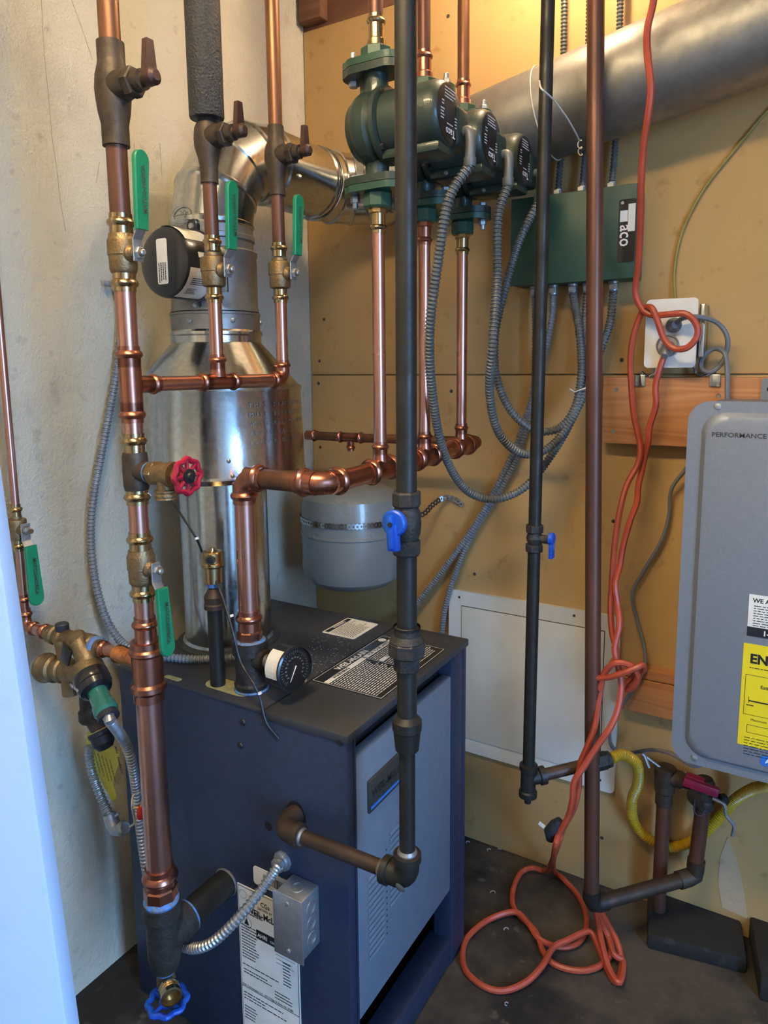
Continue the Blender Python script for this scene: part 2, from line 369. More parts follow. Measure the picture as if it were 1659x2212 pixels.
for q in ((735, 1590 + 12), (525, 1560), (520, 1610)):
    p = PY(q[0], q[1], Y0); obj('screw', G().lathe((p.x, Y0, p.z), (0, -1, 0), [(.006, 0), (.006, .001), (.0045, .003), (.0008, .0034)], 14), 'iron', bo)
for q, r in (((580, 1785), .008), ((618, 1908), .003), ((655, 1904), .003)):
    p = PY(q[0], q[1], Y0); obj('knockout_hole', G().lathe((p.x, Y0 + .0005, p.z), (0, -1, 0), [(r, 0), (r, .0008)], 16), 'void_black', bo)
pts = [(x * .021, y * .032) for x, y in [(math.cos(t * PI / 12), math.sin(t * PI / 12)) for t in range(24)]]
obj('pipe_opening', G().prism(pts, (-.682, Y0 - .0003, .532), (1, 0, 0), (0, 0, 1), .0006), 'void_black', bo)
# rating plate
rp = obj('rating_plate', G().bx(-.819, -.684, Y0 - .0012, Y0, .02, .362), 'paper', bo)
Xv, Zv, Yv = V((1, 0, 0)), V((0, 0, 1)), V((0, 1, 0)); yf = Y0 - .0012
g = G()
for a, b, c, d in ((-.817, -.8162, .02, .36), (-.6868, -.686, .02, .36), (-.817, -.686, .3592, .36), (-.817, -.686, .158, .1592)): quad(g, [(a, yf - .0004, c), (b, yf - .0004, c), (b, yf - .0004, d), (a, yf - .0004, d)])
lines(g, (-.811, yf, .318), Xv, Zv, .05, 2, .006, .002); lines(g, (-.813, yf, .285), Xv, Zv, .04, 12, .0058, .0022); lines(g, (-.735, yf, .283), Xv, Zv, .045, 6, .008, .0008)
lines(g, (-.813, yf, .206), Xv, Zv, .1, 1, .006, .002); lines(g, (-.811, yf, .196), Xv, Zv, .07, 2, .006, .002); lines(g, (-.72, yf, .25), Xv, Zv, .018, 8, .006, .002)
lines(g, (-.74, yf, .184), Xv, Zv, .04, 3, .006, .002); lines(g, (-.813, yf, .148), Xv, Zv, .1, 3, .006, .002, .5); lines(g, (-.813, yf, .12), Xv, Zv, .03, 5, .006, .002); lines(g, (-.811, yf, .08), Xv, Zv, .11, 2, .006, .002); lines(g, (-.811, yf, .058), Xv, Zv, .11, 3, .006, .002)
quad(g, [(-.778, yf - .0004, .27), (-.71, yf - .0004, .27), (-.71, yf - .0004, .288), (-.778, yf - .0004, .288)])
for t in range(16):
    a0, a1 = 2 * PI * t / 16, 2 * PI * (t + 1) / 16
    for cx, cz, rr in ((-.8, .292, .0115), (-.806, .345, .0085)):
        quad(g, [(cx + rr * math.cos(a), yf - .0004, cz + rr * math.sin(a)) for a in (a0, a1)] + [(cx + rr * .93 * math.cos(a), yf - .0004, cz + rr * .93 * math.sin(a)) for a in (a1, a0)])
quad(g, [(-.806, yf - .0004, .287), (-.794, yf - .0004, .287), (-.797, yf - .0004, .294), (-.8, yf - .0004, .301), (-.803, yf - .0004, .294)])
obj('printed_lines', g, 'ink', rp, smooth=0)
for s_, sz, x, z, b_ in (('CGa', .013, -.766, .337, .015), ('CERTIFIED BY', .0065, -.774, .329, .01), ('WEIL-McLAIN', .0165, -.797, .3135, .03), ('ECR Technologies, LLC - 835 E Edge St, Eden, NC 27288', .0058, -.815, .1605, .012)):
    text('lettering', s_, sz, (x, yf, z), Xv, Zv, 'ink', rp, bold=b_, sx=.85)
text('lettering', 'AHRI', .011, (-.775, yf - .0004, .275), Xv, Zv, 'white_print', rp, bold=.015, sx=.9); text('lettering', 'CERTIFIED', .006, (-.747, yf - .0004, .275), Xv, Zv, 'white_print', rp, sx=.9)
bs = obj('barcode_sticker', G().prism(rrect(.078, .034, .006), (-.741, Y0 - .0002, .394), (1, 0, 0), (0, 0, 1), .001), 'paper', bo)
g = G(); x = -.757
while x < -.71:
    wd = random.choice((.0008, .0014, .002)); quad(g, [(x, Y0 - .0016, .386), (x + wd, Y0 - .0016, .386), (x + wd, Y0 - .0016, .403), (x, Y0 - .0016, .403)]); x += wd + random.choice((.0009, .0015))
obj('bars', g, 'ink', bs, smooth=0); text('digits', '745097', .0065, (-.742, Y0 - .0016, .379), Xv, Zv, 'ink', bs)
# top labels (reading direction runs to the back)
zt = BH + .003
tl = obj('caution_label', G().prism(rrect(.082, .1, .004), (-.824, 1.2275, BH + .0021), (1, 0, 0), (0, 1, 0), .0008), 'paper', bo)
g = G(); quad(g, [(-.861, 1.183, zt + .0004), (-.85, 1.183, zt + .0004), (-.85, 1.272, zt + .0004), (-.861, 1.272, zt + .0004)])
lines(g, (-.845, 1.185, zt), Yv, -Xv, .086, 11, .0052, .0016, .3); obj('printed_lines', g, 'ink', tl, smooth=0)
text('lettering', 'WARNING', .009, (-.8525, 1.208, zt + .0006), Yv, -Xv, 'white_print', tl, bold=.03)
zt = BH + .0038
wl = obj('warning_label', G().bx(-.741, -.593, .974, 1.222, BH + .003, zt), 'label_black', bo)
g = G()
def rb(x0, x1, y0, y1): quad(g, [(x0, y0, zt + .0004), (x1, y0, zt + .0004), (x1, y1, zt + .0004), (x0, y1, zt + .0004)])
for a in ((-.7395, -.7385, .976, 1.22), (-.5955, -.5945, .976, 1.22), (-.7395, -.5945, .9755, .9765), (-.7395, -.5945, 1.2195, 1.2205), (-.7165, -.705, .978, 1.104), (-.7165, -.705, 1.109, 1.218), (-.681, -.67, 1.109, 1.19), (-.716, -.6, 1.1055, 1.1065)): rb(*a)
lines(g, (-.702, .98, zt), Yv, -Xv, .122, 19, .0052, .0018, .12); lines(g, (-.701, 1.11, zt), Yv, -Xv, .108, 4, .005, .0018, .15); lines(g, (-.666, 1.11, zt), Yv, -Xv, .108, 12, .0052, .0018, .2)
for t in range(20):
    quad(g, [(-.7275 + .0085 * math.cos(2 * PI * (t + i) / 20) * s2, 1.2 + .0085 * math.sin(2 * PI * (t + i) / 20) * s2, zt + .0004) for i, s2 in ((0, 1), (1, 1), (1, .01), (0, .01))])
obj('printed_lines', g, 'white_print', wl, smooth=0)
text('lettering', 'WEIL-McLAIN', .019, (-.7205, 1.035, zt), Yv, -Xv, 'white_print', wl, bold=.025, sx=.9)
text('lettering', 'WARNING', .0105, (-.7075, 1.0, zt + .0006), Yv, -Xv, 'ink', wl, bold=.03); text('lettering', 'FOR YOUR SAFETY', .0105, (-.7075, 1.12, zt + .0006), Yv, -Xv, 'ink', wl, bold=.02, sx=.9); text('lettering', 'NOTICE', .0105, (-.6725, 1.13, zt + .0006), Yv, -Xv, 'ink', wl, bold=.02)
# holes in the top with insulation showing
obj('top_opening', G().prism(rrect(.105, .04, .0195), (-.852, .883, BH + .0021), (1, 0, 0), (0, 1, 0), .0006), 'insul_yellow', bo)
obj('top_opening', G().prism(rrect(.04, .012, .0055), (-.97, .858, BH + .0021), (1, 0, 0), (0, 1, 0), .0006), 'insul_yellow', bo)
obj('knockout_hole', G().prism(rrect(.018, .034, .009), (-.765, .945, BH + .0021), (1, 0, 0), (0, 1, 0), .0006), 'void_black', bo)

# junction box on the boiler side
jb = thing('junction_box', 'galvanised steel handy box with flat cover screwed to the navy boiler side', 'junction box', (-.665, .82, .325))
obj('box_body', G().bx(-.692, -.638, .798, .8455, .325, .43, .003), 'zinc', jb)
cv = obj('cover', G().bx(-.695, -.635, .795, .798, .321, .434, .0014), 'zinc', jb)
for z in (.335, .42): obj('screw', G().lathe((-.665, .795, z), (0, -1, 0), [(.004, 0), (.0038, .0012), (.001, .002)], 12), 'zinc', cv)
for z in (.35, .3775, .405): obj('knockout', G().lathe((-.638, .822, z), (1, 0, 0), [(.0115, -.001), (.0115, .0007), (.0105, .0011), (.0105, .0004)], 20, False), 'zinc', jb)
obj('knockout', G().lathe((-.665, .822, .43), (0, 0, 1), [(.0115, -.001), (.0115, .0007), (.0105, .0011), (.0105, .0004)], 20, False), 'zinc', jb)

# ================================================================== DRAFT HOOD + FLUE
FX, FY = -1.02, 1.06
hd = thing('draft_hood', 'shiny galvanised draft hood bell standing on the boiler top', 'draft hood', (FX, FY, BH))
def fz(y): return PY(490, y, FY).z
zb, zs, zt2 = PY(490, 1030, 1.0).z, PY(490, 842, .95).z, PY(490, 722, .98).z
obj('lower_barrel', G().lathe((FX, FY, BH + .003), (0, 0, 1), [(.094, 0), (.094, .006), (.0885, .01), (.0885, zb - BH + .06)], 48), 'galv', hd)
obj('base_collar', G().lathe((FX, FY, BH + .0021), (0, 0, 1), [(.105, 0), (.105, .002), (.095, .006)], 48), 'boiler_top', hd)
obj('hood_bell', G().lathe((FX, FY, zb), (0, 0, 1), [(.10, .0), (.166, -.005), (.17, .004), (.168, .01), (.163, zs - zb - .008), (.165, zs - zb - .004), (.165, zs - zb + .002), (.158, zs - zb + .006)], 56, False), 'galv', hd)
obj('cone', G().lathe((FX, FY, zs), (0, 0, 1), [(.160, .004), (.156, .008), (.088, zt2 - zs - .012), (.088, zt2 - zs), (.0905, zt2 - zs + .003), (.0905, zt2 - zs + .008), (.087, zt2 - zs + .012)], 56, False), 'galv', hd)
obj('collar', G().lathe((FX, FY, zt2), (0, 0, 1), [(.086, .008), (.086, .04), (.0875, .041), (.0875, .045)], 48, False), 'galv_dull', hd)
for a in (-25, -80, 40): obj('screw', G().lathe((FX + .086 * math.cos(R(a)), FY + .086 * math.sin(R(a)), zt2 + .028), (math.cos(R(a)), math.sin(R(a)), 0), [(.005, -.001), (.005, .002), (.002, .004)], 8), 'zinc', hd)
for a, z in ((-42, zb + .04), (-40, zb + .012)): obj('rivet', G().lathe((FX + .165 * math.cos(R(a)), FY + .165 * math.sin(R(a)), z), (math.cos(R(a)), math.sin(R(a)), 0), [(.0045, 0), (.004, .003), (.001, .005)], 10), 'zinc', hd)
for i, s_ in enumerate(('THIS DRAFT HOOD', 'MUST BE INSTALLED', 'WITH RELIEF OPENING', 'ABOVE BASE OF', 'BURNER DO NOT', 'BLOCK')):
    z = PY(600, 885, .95).z - i * .017; a0 = -28
    for j, ch in enumerate(s_):
        if ch == ' ': continue
        a = R(a0 + j * 3.6); n_ = V((math.cos(a), math.sin(a), 0)); text('embossed_letter', ch, .011, V((FX, FY, z)) + n_ * .1655, (-n_.y, n_.x, 0), (0, 0, 1), 'galv_dull', hd)

vd = thing('vent_damper', 'round vent pipe section with black damper motor on the flue', 'vent damper', (FX, FY, zt2 + .045))
z0 = zt2 + .046; z1 = fz(545) + .0
obj('pipe_body', G().lathe((FX, FY, z0), (0, 0, 1), [(.0795, 0), (.085, .001), (.085, .006), (.0835, .009), (.0835, z1 - z0 - .01), (.0855, z1 - z0 - .006), (.0855, z1 - z0), (.08, z1 - z0 + .004)], 48, False), 'galv_dull', vd)
dc = PY(395, 572, .957); dc.x = max(dc.x, -1.085)
mo = obj('motor_housing', G().lathe((dc.x, .99, dc.z), (0, -1, 0), [(.064, 0), (.066, .002), (.066, .008), (.062, .009), (.062, .07), (.059, .077), (.052, .081), (.02, .083)], 40), 'damper_black', vd)
for s_ in (1, -1):
    c = V((dc.x + .0, .99, dc.z + s_ * .072)); lg = obj('mounting_lug', G().lathe(c, (0, -1, 0), [(.014, 0), (.014, .006), (.012, .0075)], 20).box((c.x, .9865, dc.z + s_ * .06), (.028, .006, .022)), 'damper_black', vd)
    obj('screw', G().lathe(c + V((0, -.0075, 0)), (0, -1, 0), [(.006, 0), (.005, .003), (.002, .0036)], 12), 'zinc', lg)
obj('mounting_plate', G().bx(dc.x - .02, dc.x + .075, .9905, .9935, dc.z - .05, dc.z + .03), 'galv', vd)
obj('mounting_plate', G().bx(dc.x - .03, dc.x + .05, .99, 1.04, dc.z - .025, dc.z + .025), 'galv_dull', vd)
def band(a0, a1, y0, y1, r, mat, nm):
    g = G(); n = 10
    for i in range(n):
        A, B = R(a0 + (a1 - a0) * i / n), R(a0 + (a1 - a0) * (i + 1) / n)
        quad(g, [(dc.x + r * math.cos(t), y, dc.z + r * math.sin(t)) for t, y in ((A, y0), (B, y0), (B, y1), (A, y1))])
    return obj(nm, g, mat, mo)
band(35, 100, .916, .978, .0626, 'paper', 'wrap_label'); band(-75, -12, .916, .978, .0626, 'paper', 'wrap_label'); band(5, 14, .935, .97, .0626, 'paper', 'wrap_label')
fl_ = obj('face_label', G().prism(rrect(.026, .078, .004), (dc.x + .002, .9072, dc.z), (1, 0, 0), (0, 0, 1), .0006), 'paper', mo)
g = G(); lines(g, (dc.x + .011, .9064, dc.z - .002), (0, 0, -1), (1, 0, 0), .036, 4, .0052, .0024, .2); obj('printed_lines', g, 'ink', fl_, smooth=0)
g = G()
for a, y in ((60, .0), (80, .0), (-40, 0), (-60, 0)):
    for j in range(4):
        A = R(a + j * 3.4); n_ = V((math.cos(A), 0, math.sin(A))); t_ = V((-n_.z, 0, n_.x)); p = V((dc.x, .925, dc.z)) + n_ * .0631; L_ = .018 + .02 * random.random()
        quad(g, [p, p + V((0, L_, 0)), p + V((0, L_, 0)) + t_ * .0012, p + t_ * .0012])
obj('printed_lines', g, 'ink', mo, smooth=0)

fp = thing('flue_pipe', 'galvanised sheet metal flue pipe rising from the draft hood and running along the back wall', 'flue pipe', (FX, FY, z1))
zf = 1.69; ze = zf - .155
obj('pipe_section', G().lathe((FX, FY, z1 + .004), (0, 0, 1), [(.0785, 0), (.0785, ze - z1 - .03), (.0815, ze - z1 - .028), (.0815, ze - z1 - .02), (.0785, ze - z1 - .018), (.0785, ze - z1 + .002)], 48, False), 'galv_dull', fp)
def gored(c, e1, e2, rad, r, n, mat, nm='elbow_gore'):
    """quarter elbow made of n gores; c bend centre; starts at c+e1*rad heading e2"""
    c = V(c); e1 = V(e1); e2 = V(e2); e3 = e1.cross(e2)
    for k in range(n):
        a0, a1 = R(90 * k / n), R(90 * (k + 1) / n); g = G(); rings = []
        m = 40; vs = []
        for a, rr in ((a0, r * 1.0), (a0 + .02, r * 1.035), (a0 + .055, r * 1.035), (a0 + .07, r), (a1, r)):
            d_ = e1 * math.cos(a) + e2 * math.sin(a)
            for q in range(m):
                t = 2 * PI * q / m; vs.append(c + d_ * (rad + rr * math.cos(t)) + e3 * rr * math.sin(t))
        fs = []
        for i in range(4):
            for q in range(m): q2 = (q + 1) % m; fs.append((i * m + q, i * m + q2, (i + 1) * m + q2, (i + 1) * m + q))
        g.add(vs, fs); obj(nm, g, mat, fp, smooth=25)
gored((FX, FY + .155, ze), (0, -1, 0), (0, 0, 1), .155, .0785, 4, 'galv')
ya, yb2 = FY + .155, 1.40
obj('pipe_section', G().lathe((FX, ya, zf), (0, 1, 0), [(.0785, 0), (.0815, .004), (.0815, .012), (.0785, .016), (.0785, yb2 - ya - .02), (.081, yb2 - ya - .016), (.081, yb2 - ya - .006), (.0785, yb2 - ya)], 48, False), 'galv', fp)
gored((FX + .125, yb2, zf), (-1, 0, 0), (0, 1, 0), .125, .08, 4, 'galv')
p0 = V((FX + .125, yb2 + .125, zf)); p1 = V((-.66, 1.52, 1.755)); p2 = V((-.08, 1.5, 1.86)); p3 = V((.55, 1.48, 1.965))
obj('pipe_section', G().lathe(p0, p1 - p0, [(.0815, -.035), (.0815, 0), (.083, .006), (.083, .012), (.08, .016), (.08, (p1 - p0).length)], 48, False), 'galv', fp)
d_ = (p2 - p1)
obj('pipe_section', G().lathe(p1, d_, [(.082, -.05), (.0925, 0), (.092, .01), (.092, (p3 - p1).length)], 56, False), 'galv_dull', fp)
for q in ((1353, 125), (1383, 120), (1440, 98)):
    pass
for Yq, a in ((ya + .03, -20), (yb2 - .02, -95), (ya + .02, 60)):
    obj('screw', G().lathe((FX + .0785 * math.cos(R(a)), Yq, zf + .0785 * math.sin(R(a))), (math.cos(R(a)), 0, math.sin(R(a))), [(.0048, -.001), (.0048, .003), (.002, .007)], 8), 'zinc', fp)
# embossed size mark on the vertical section
a_ = R(-92)
n_ = V((math.cos(a_), math.sin(a_), 0)); zc_ = fz(475)
text('size_mark', '6 30', .02, V((FX, FY, zc_ - .006)) + n_ * .0796, (-n_.y, n_.x, 0), (0, 0, 1), 'galv_dull', fp, align='CENTER')
g = G(); g.sweep([V((FX, FY, zc_)) + V((math.cos(a_ + .32 * math.cos(t * PI / 16)), math.sin(a_ + .32 * math.cos(t * PI / 16)), 0)) * .079 + V((0, 0, .017 * math.sin(t * PI / 16))) for t in range(32)], .0012, 6, closed=True)
obj('size_mark_ring', g, 'galv', fp)
hw = p1 + (p2 - p1) * .27; d_.normalize(); a1_, b1_, _ = basis(d_)
g = G(); g.sweep([hw + (a1_ * math.cos(t) + b1_ * math.sin(t)) * .0935 for t in [2 * PI * i / 40 for i in range(40)]], .0012, 6, closed=True)
wt = thing('hanger_wire', 'thin pale wire looped around the flue and twisted below', 'wire', hw)
obj('wire_loop', g, 'wire_white', wt)
q0 = PY(1165, 175, 1.24); pts = [q0, PY(1170, 192, 1.2), PY(1195, 215, 1.24), PY(1225, 255, 1.3), PY(1245, 290, 1.36), PY(1252, 305, 1.4)]
obj('wire_tail', cord(pts, .0016, 6), 'wire_white', wt)
g = G(); g.sweep([V(pts[-1]) + V((.004 * math.cos(i * .9), .002 * i * .3, -.0016 * i + .004 * math.sin(i * .9))) for i in range(16)], .0011, 6); obj('wire_twist', g, 'wire_white', wt)

# ================================================================== LEFT MANIFOLD
AX, AY = -.846, .70
r1, r15, r34 = .0143, .0206, .0112
BYm, CYm = .878, 1.048
ZV = 1.246                      # height of the copper cross manifold
def zA(y): return PY(300, y, AY).z
def zPy(x, y, Y): return PY(x, y, Y).z

def ball_valve(loc, rp, label, up=True, mirror=1, r_scale=1.0, group=None, rotz=0):
    """local: pipe axis Z, stem +X"""
    t = thing('ball_valve', label, 'valve', loc, M.Rotation(rotz, 3, 'Z'), group)
    k = r_scale; br = .0195 * k
    obj('body', G().lathe((0, 0, 0), (0, 0, 1), [(rp * 1.15, -.028 * k), (br * .92, -.026 * k), (br * .98, -.022 * k), (br, -.004 * k), (br * 1.06, -.003 * k), (br * 1.06, .016 * k), (br * 1.0, .019 * k), (rp * 1.3, .021 * k), (rp * 1.25, .026 * k)], 28), 'brass_cast', t, True)
    obj('press_end', press(G(), (0, 0, .053 * k), (0, 0, -1), rp), 'brass', t, True); obj('press_end', press(G(), (0, 0, -.053 * k), (0, 0, 1), rp), 'brass', t, True)
    obj('stem_boss', G().lathe((0, 0, -.002), (1, 0, 0), [(.013 * k, .008), (.0125 * k, .02), (.009 * k, .025), (.009 * k, .028), (.0055 * k, .029), (.0055 * k, .041)], 20), 'brass_cast', t, True)
    s = 1 if up else -1; xh = .031 * k
    lever = G(); pts = [(xh, -.011 * s), (xh, .018 * s), (xh + .0105, .034 * s), (xh + .0135, .05 * s)]
    for (x0, z0), (x1, z1) in zip(pts[:-1], pts[1:]):
        lever.box(((x0 + x1) / 2, 0, (z0 + z1) / 2 - .002), (.0026, .0165, math.hypot(x1 - x0, z1 - z0) + .0015), (z1 - z0, 0, -(x1 - x0)) if s > 0 else (-(z1 - z0), 0, (x1 - x0)), (0, 1, 0), .0006, 1)
    obj('lever', lever, 'zinc', t, True)
    obj('lever_nut', G().hexn((xh + .0015, 0, -.002), (1, 0, 0), .0085 * k, .006).lathe((xh + .0015, 0, -.002), (1, 0, 0), [(.0045, 0), (.0045, .0105), (.003, .0115)], 14), 'zinc', t, True)
    L0, L1 = .028, .132; wv = .0255
    out = [(-wv / 2 * .8, L0 * s), (wv / 2 * .8, L0 * s)] + [(wv / 2 * math.cos(R(a)), (L1 - wv / 2 + wv / 2 * math.sin(R(a))) * s) for a in range(0, 181, 20)]
    gp = G(); n = len(out)
    def xo(z): z = abs(z); return xh + .0095 + .0055 * min(1, max(0, (z - .03) / .012))
    for dx, sc in ((-.0035, .86), (-.002, 1), (.003, 1), (.0045, .86)):
        gp.v += [V((xo(z) + dx, y * sc, (z - (.5 * (L0 + L1)) * s) * (1 if sc == 1 else .985) + .5 * (L0 + L1) * s)) for y, z in out]
    for i in range(3): gp.f += [(i * n + q, i * n + (q + 1) % n, (i + 1) * n + (q + 1) % n, (i + 1) * n + q) for q in range(n)]
    gp.f += [tuple(range(n - 1, -1, -1)), tuple(3 * n + q for q in range(n))]
    gr = obj('lever_grip', gp, 'handle_green', t, True, smooth=40)
    xx = xh + .0197
    if up: text('lettering', 'MATCO-NORCA', .0085, (xx, .003, .048), (0, 0, 1), (0, -1, 0), 'mark_dark', gr, True, bold=.03); 
    else: text('lettering', 'MATCO-NORCA', .0085, (xx, -.003, -.048), (0, 0, -1), (0, 1, 0), 'mark_dark', gr, True, bold=.03)
    if rp > .009:
        text('cast_size', '3/4', .011, (.0002, -br - .0008, -.018), (1, 0, 0), (0, 0, 1), 'brass', t, True)
    return t
zAv, zBv, zCv, zDv = PX(268, 548, AX).z, PX(462, 583, AX).z, PX(602, 590, AX).z, zA(1222)
ball_valve((AX, AY, zAv), r1, 'brass ball valve, raised green lever, beside the round black damper motor')
ball_valve((AX, BYm, zBv), r34, 'brass ball valve with raised green lever below the foam-wrapped pipe')
ball_valve((AX, CYm, zCv), r34, 'brass ball valve with raised green lever, farthest along the copper cross manifold')
ball_valve((AX, AY, zDv), r1, 'brass ball valve with hanging green lever below the red handwheel', up=False)

# old copper risers with their stop valves above the ball valves
def stop_valve(loc, rp, label, k=1.0):
    t = thing('stop_valve', label, 'valve', loc)
    obj('body', G().lathe((0, 0, 0), (0, 0, 1), [(rp * 1.05, -.066 * k), (rp * 1.28, -.066 * k), (rp * 1.28, -.04 * k), (rp * 1.5, -.026 * k), (.0215 * k, -.012 * k), (.0225 * k, .002), (.021 * k, .018 * k), (rp * 1.35, .03 * k), (rp * 1.28, .036 * k), (rp * 1.28, .058 * k), (rp * 1.05, .059 * k)], 28), 'bronze_old', t, True)
    obj('bonnet', G().lathe((0, 0, .004), (1, 0, 0), [(.02 * k, .006), (.0185 * k, .022 * k), (.0165 * k, .032 * k)], 24), 'bronze_old', t, True)
    obj('bonnet_nut', G().hexn((.031 * k, 0, .004), (1, 0, 0), .0185 * k, .013 * k).lathe((.044 * k, 0, .004), (1, 0, 0), [(.0125 * k, 0), (.0125 * k, .012 * k), (.008 * k, .013 * k), (.0065 * k, .02 * k)], 18), 'bronze_old', t, True)
    wg = G().lathe((.06 * k, 0, .004), (1, 0, 0), [(.008 * k, 0), (.0105 * k, .004 * k), (.0105 * k, .016 * k), (.006 * k, .02 * k)], 18)
    wg.prism([(-.0095 * k, 0), (.0095 * k, 0), (.0052 * k, .041 * k), (-.0052 * k, .041 * k)], (.063 * k, 0, .006), (0, 1, 0), (0, 0, 1), .0085 * k)
    obj('wing_handle', wg, 'wing_plastic', t, True, smooth=35); return t
def riser(Yp, rp, ztop, sv_z, zval, label, k, nm, rt=None):
    t = thing(nm, label, 'pipe', (AX, Yp, zval))
    obj('upper_pipe', pipe((AX, Yp, sv_z + .045 * k), (AX, Yp, ztop), rt or rp), 'copper_worn', t)
    obj('lower_pipe', pipe((AX, Yp, zval + .04), (AX, Yp, sv_z - .05 * k), rp), 'copper_old', t)
    return t
svA, svB, svC = PX(262, 205, AX).z, PX(450, 305, AX).z, PX(602, 345, AX).z
riser(AY, r1, ZC - .003, svA, zAv, 'tarnished brown copper pipe above the valve with the black damper motor behind', 1.0, 'copper_pipe')
riser(BYm, r34 * 1.02, ZC - .003, svB, zBv, 'tarnished copper pipe running up inside the dark foam sleeve', .95, 'copper_pipe')
riser(CYm, r34 * 1.02, ZC - .003, svC, zCv, 'tarnished copper pipe rising in front of the flue elbow', .95, 'copper_pipe', .0125)
stop_valve((AX, AY, svA), r1, 'dark bronze stop valve with wing handle, highest of three on bare copper', 1.08)
stop_valve((AX, BYm, svB), r34, 'dark bronze stop valve with wing handle just under the foam sleeve', .98)
stop_valve((AX, CYm, svC), r34, 'dark bronze stop valve with green corrosion in front of the flue elbow', .95)
zi = PX(445, 258, AX).z
obj('pipe_insulation', G().lathe((AX, BYm, zi), (0, 0, 1), [(.012, 0), (.026, .001), (.0272, .004), (.0275, .2), (.027, ZC - zi - .004)], 32), 'foam', None, label='dark grey foam insulation sleeve on the middle copper pipe', cat='insulation')

mf = thing('copper_manifold', 'bright copper return manifold tying three valves into one thick pipe beside the boiler', 'pipe', (AX, AY, .45))
P_A = lambda z: V((AX, AY, z))
zT = ZV; ztee_hb = .047
obj('tee', tee(P_A(zT), (0, 0, 1), (0, 1, 0), r1, r34, .055, .05), 'copper_press', mf)
obj('pipe', pipe(P_A(zT + .045), P_A(zAv - .04), r1), 'copper', mf)
obj('tee', tee((AX, BYm, ZV), (0, 1, 0), (0, 0, 1), r34, r34, .045, .045), 'copper_press', mf)
obj('pipe', pipe((AX, AY + .04, ZV), (AX, BYm - .035, ZV), r34), 'copper', mf)
obj('pipe', pipe((AX, BYm, ZV + .035), (AX, BYm, zBv - .04), r34), 'copper', mf)
obj('elbow', elbow((AX, CYm, ZV), (0, -1, 0), (0, 0, 1), r34, .018, .024), 'copper_press', mf)
obj('pipe', pipe((AX, BYm + .035, ZV), (AX, CYm - .026, ZV), r34), 'copper', mf)
obj('pipe', pipe((AX, CYm, ZV + .026), (AX, CYm, zCv - .04), r34), 'copper', mf)
z1a, z1b = zA(985), zA(1055)     # bronze tee with the red drain
zRW = zA(1018)
obj('pipe', pipe(P_A(zT - .045), P_A(zRW + .03), r1), 'copper', mf)
obj('press_end', press(G(), P_A(zRW + .056), (0, 0, -1), r1), 'brass', mf); obj('press_end', press(G(), P_A(zRW - .05), (0, 0, 1), r1), 'brass', mf)
obj('drain_tee', G().lathe(P_A(zRW), (0, 0, 1), [(r1 * 1.2, -.028), (.0185, -.022), (.019, 0), (.0185, .022), (r1 * 1.2, .028)]).lathe(P_A(zRW), (1, 0, 0), [(.0165, .006), (.0145, .03), (.016, .031), (.016, .036)]), 'bronze_old', mf)
obj('pipe', pipe(P_A(zRW - .04), P_A(zDv + .04), r1), 'copper', mf)
zr0 = zA(1345); zr1 = zA(1390); zs0 = zA(1490)
obj('pipe', pipe(P_A(zDv - .04), P_A(zr0 - .01), r1), 'copper', mf)
g = G(); press(g, P_A(zr0 + .012), (0, 0, -1), r1)
g.lathe(P_A(zr0 - .016), (0, 0, -1), [(r1 * 1.13, 0), (r1 * 1.1, .006), (r1 * 1.3, .016), (r15 * 1.12, zr0 - zr1 - .012), (r15 * 1.13, zr0 - zr1)])
g.lathe(P_A(zr1 + .008), (0, 0, -1), [(r15 * 1.0, 0), (r15 * 1.13, .0), (r15 * 1.13, .01), (r15 * 1.28, .013), (r15 * 1.3, .018), (r15 * 1.14, .022), (r15 * 1.14, zr1 - zs0 - .012), (r15 * 1.3, zr1 - zs0 - .008), (r15 * 1.32, zr1 - zs0), (r15 * 1.14, zr1 - zs0 + .005), (r15 * 1.14, zr1 - zs0 + .018), (r15, zr1 - zs0 + .018)])
obj('reducing_tee', g, 'copper_press', mf)
ztb = PY(362, 1958, AY).z; zc2 = PY(372, 2035, AY).z; zbt = PY(378, 2095, AY).z
obj('pipe', pipe(P_A(zs0 - .01), P_A(ztb + .04), r15), 'copper', mf)
g = G(); press(g, P_A(ztb + .066), (0, 0, -1), r15, L=.055); g.hexn(P_A(ztb + .012), (0, 0, 1), r15 * 1.32, .022, 8); obj('press_adapter', g, 'copper_press', mf)
obj('thread_sealant', G().lathe(P_A(ztb + .004), (0, 0, 1), [(.0275, 0), (.0285, .004), (.026, .009), (.024, .011)], 28), 'blue_seal', mf)
it = thing('iron_tee', 'black cast-iron tee and nipple joining the thick copper pipe to the boiler side', 'pipe fitting', P_A(zbt))
ztm = (ztb + zbt) / 2 + .012; ztm = .352
obj('tee_body', G().lathe(P_A(zbt), (0, 0, 1), [(.014, -.008), (.02, -.006), (.024, .004), (.0265, .018), (.0265, ztb - zbt - .022), (.0305, ztb - zbt - .02), (.0305, ztb - zbt + .004), (.024, ztb - zbt + .005)], 32).lathe(V((AX, AY, ztm)), (0, 1, 0), [(.0265, .004), (.0265, .026), (.0315, .03), (.0315, .048), (.027, .049)], 32), 'iron_cast', it)
obj('thread_sealant', G().lathe(V((AX, AY + .0485, ztm)), (0, 1, 0), [(.03, 0), (.0295, .004), (.024, .007)], 28), 'blue_seal', it)
nip = obj('nipple', pipe((AX, AY + .05, ztm), (AX, Y0 - .0005, ztm), .0242), 'iron', it)
obj('cut_edge', G().lathe((AX, Y0 - .004, ztm), (0, 1, 0), [(.0246, 0), (.0262, .0015), (.0262, .0035)], 28), 'galv_dull', it)
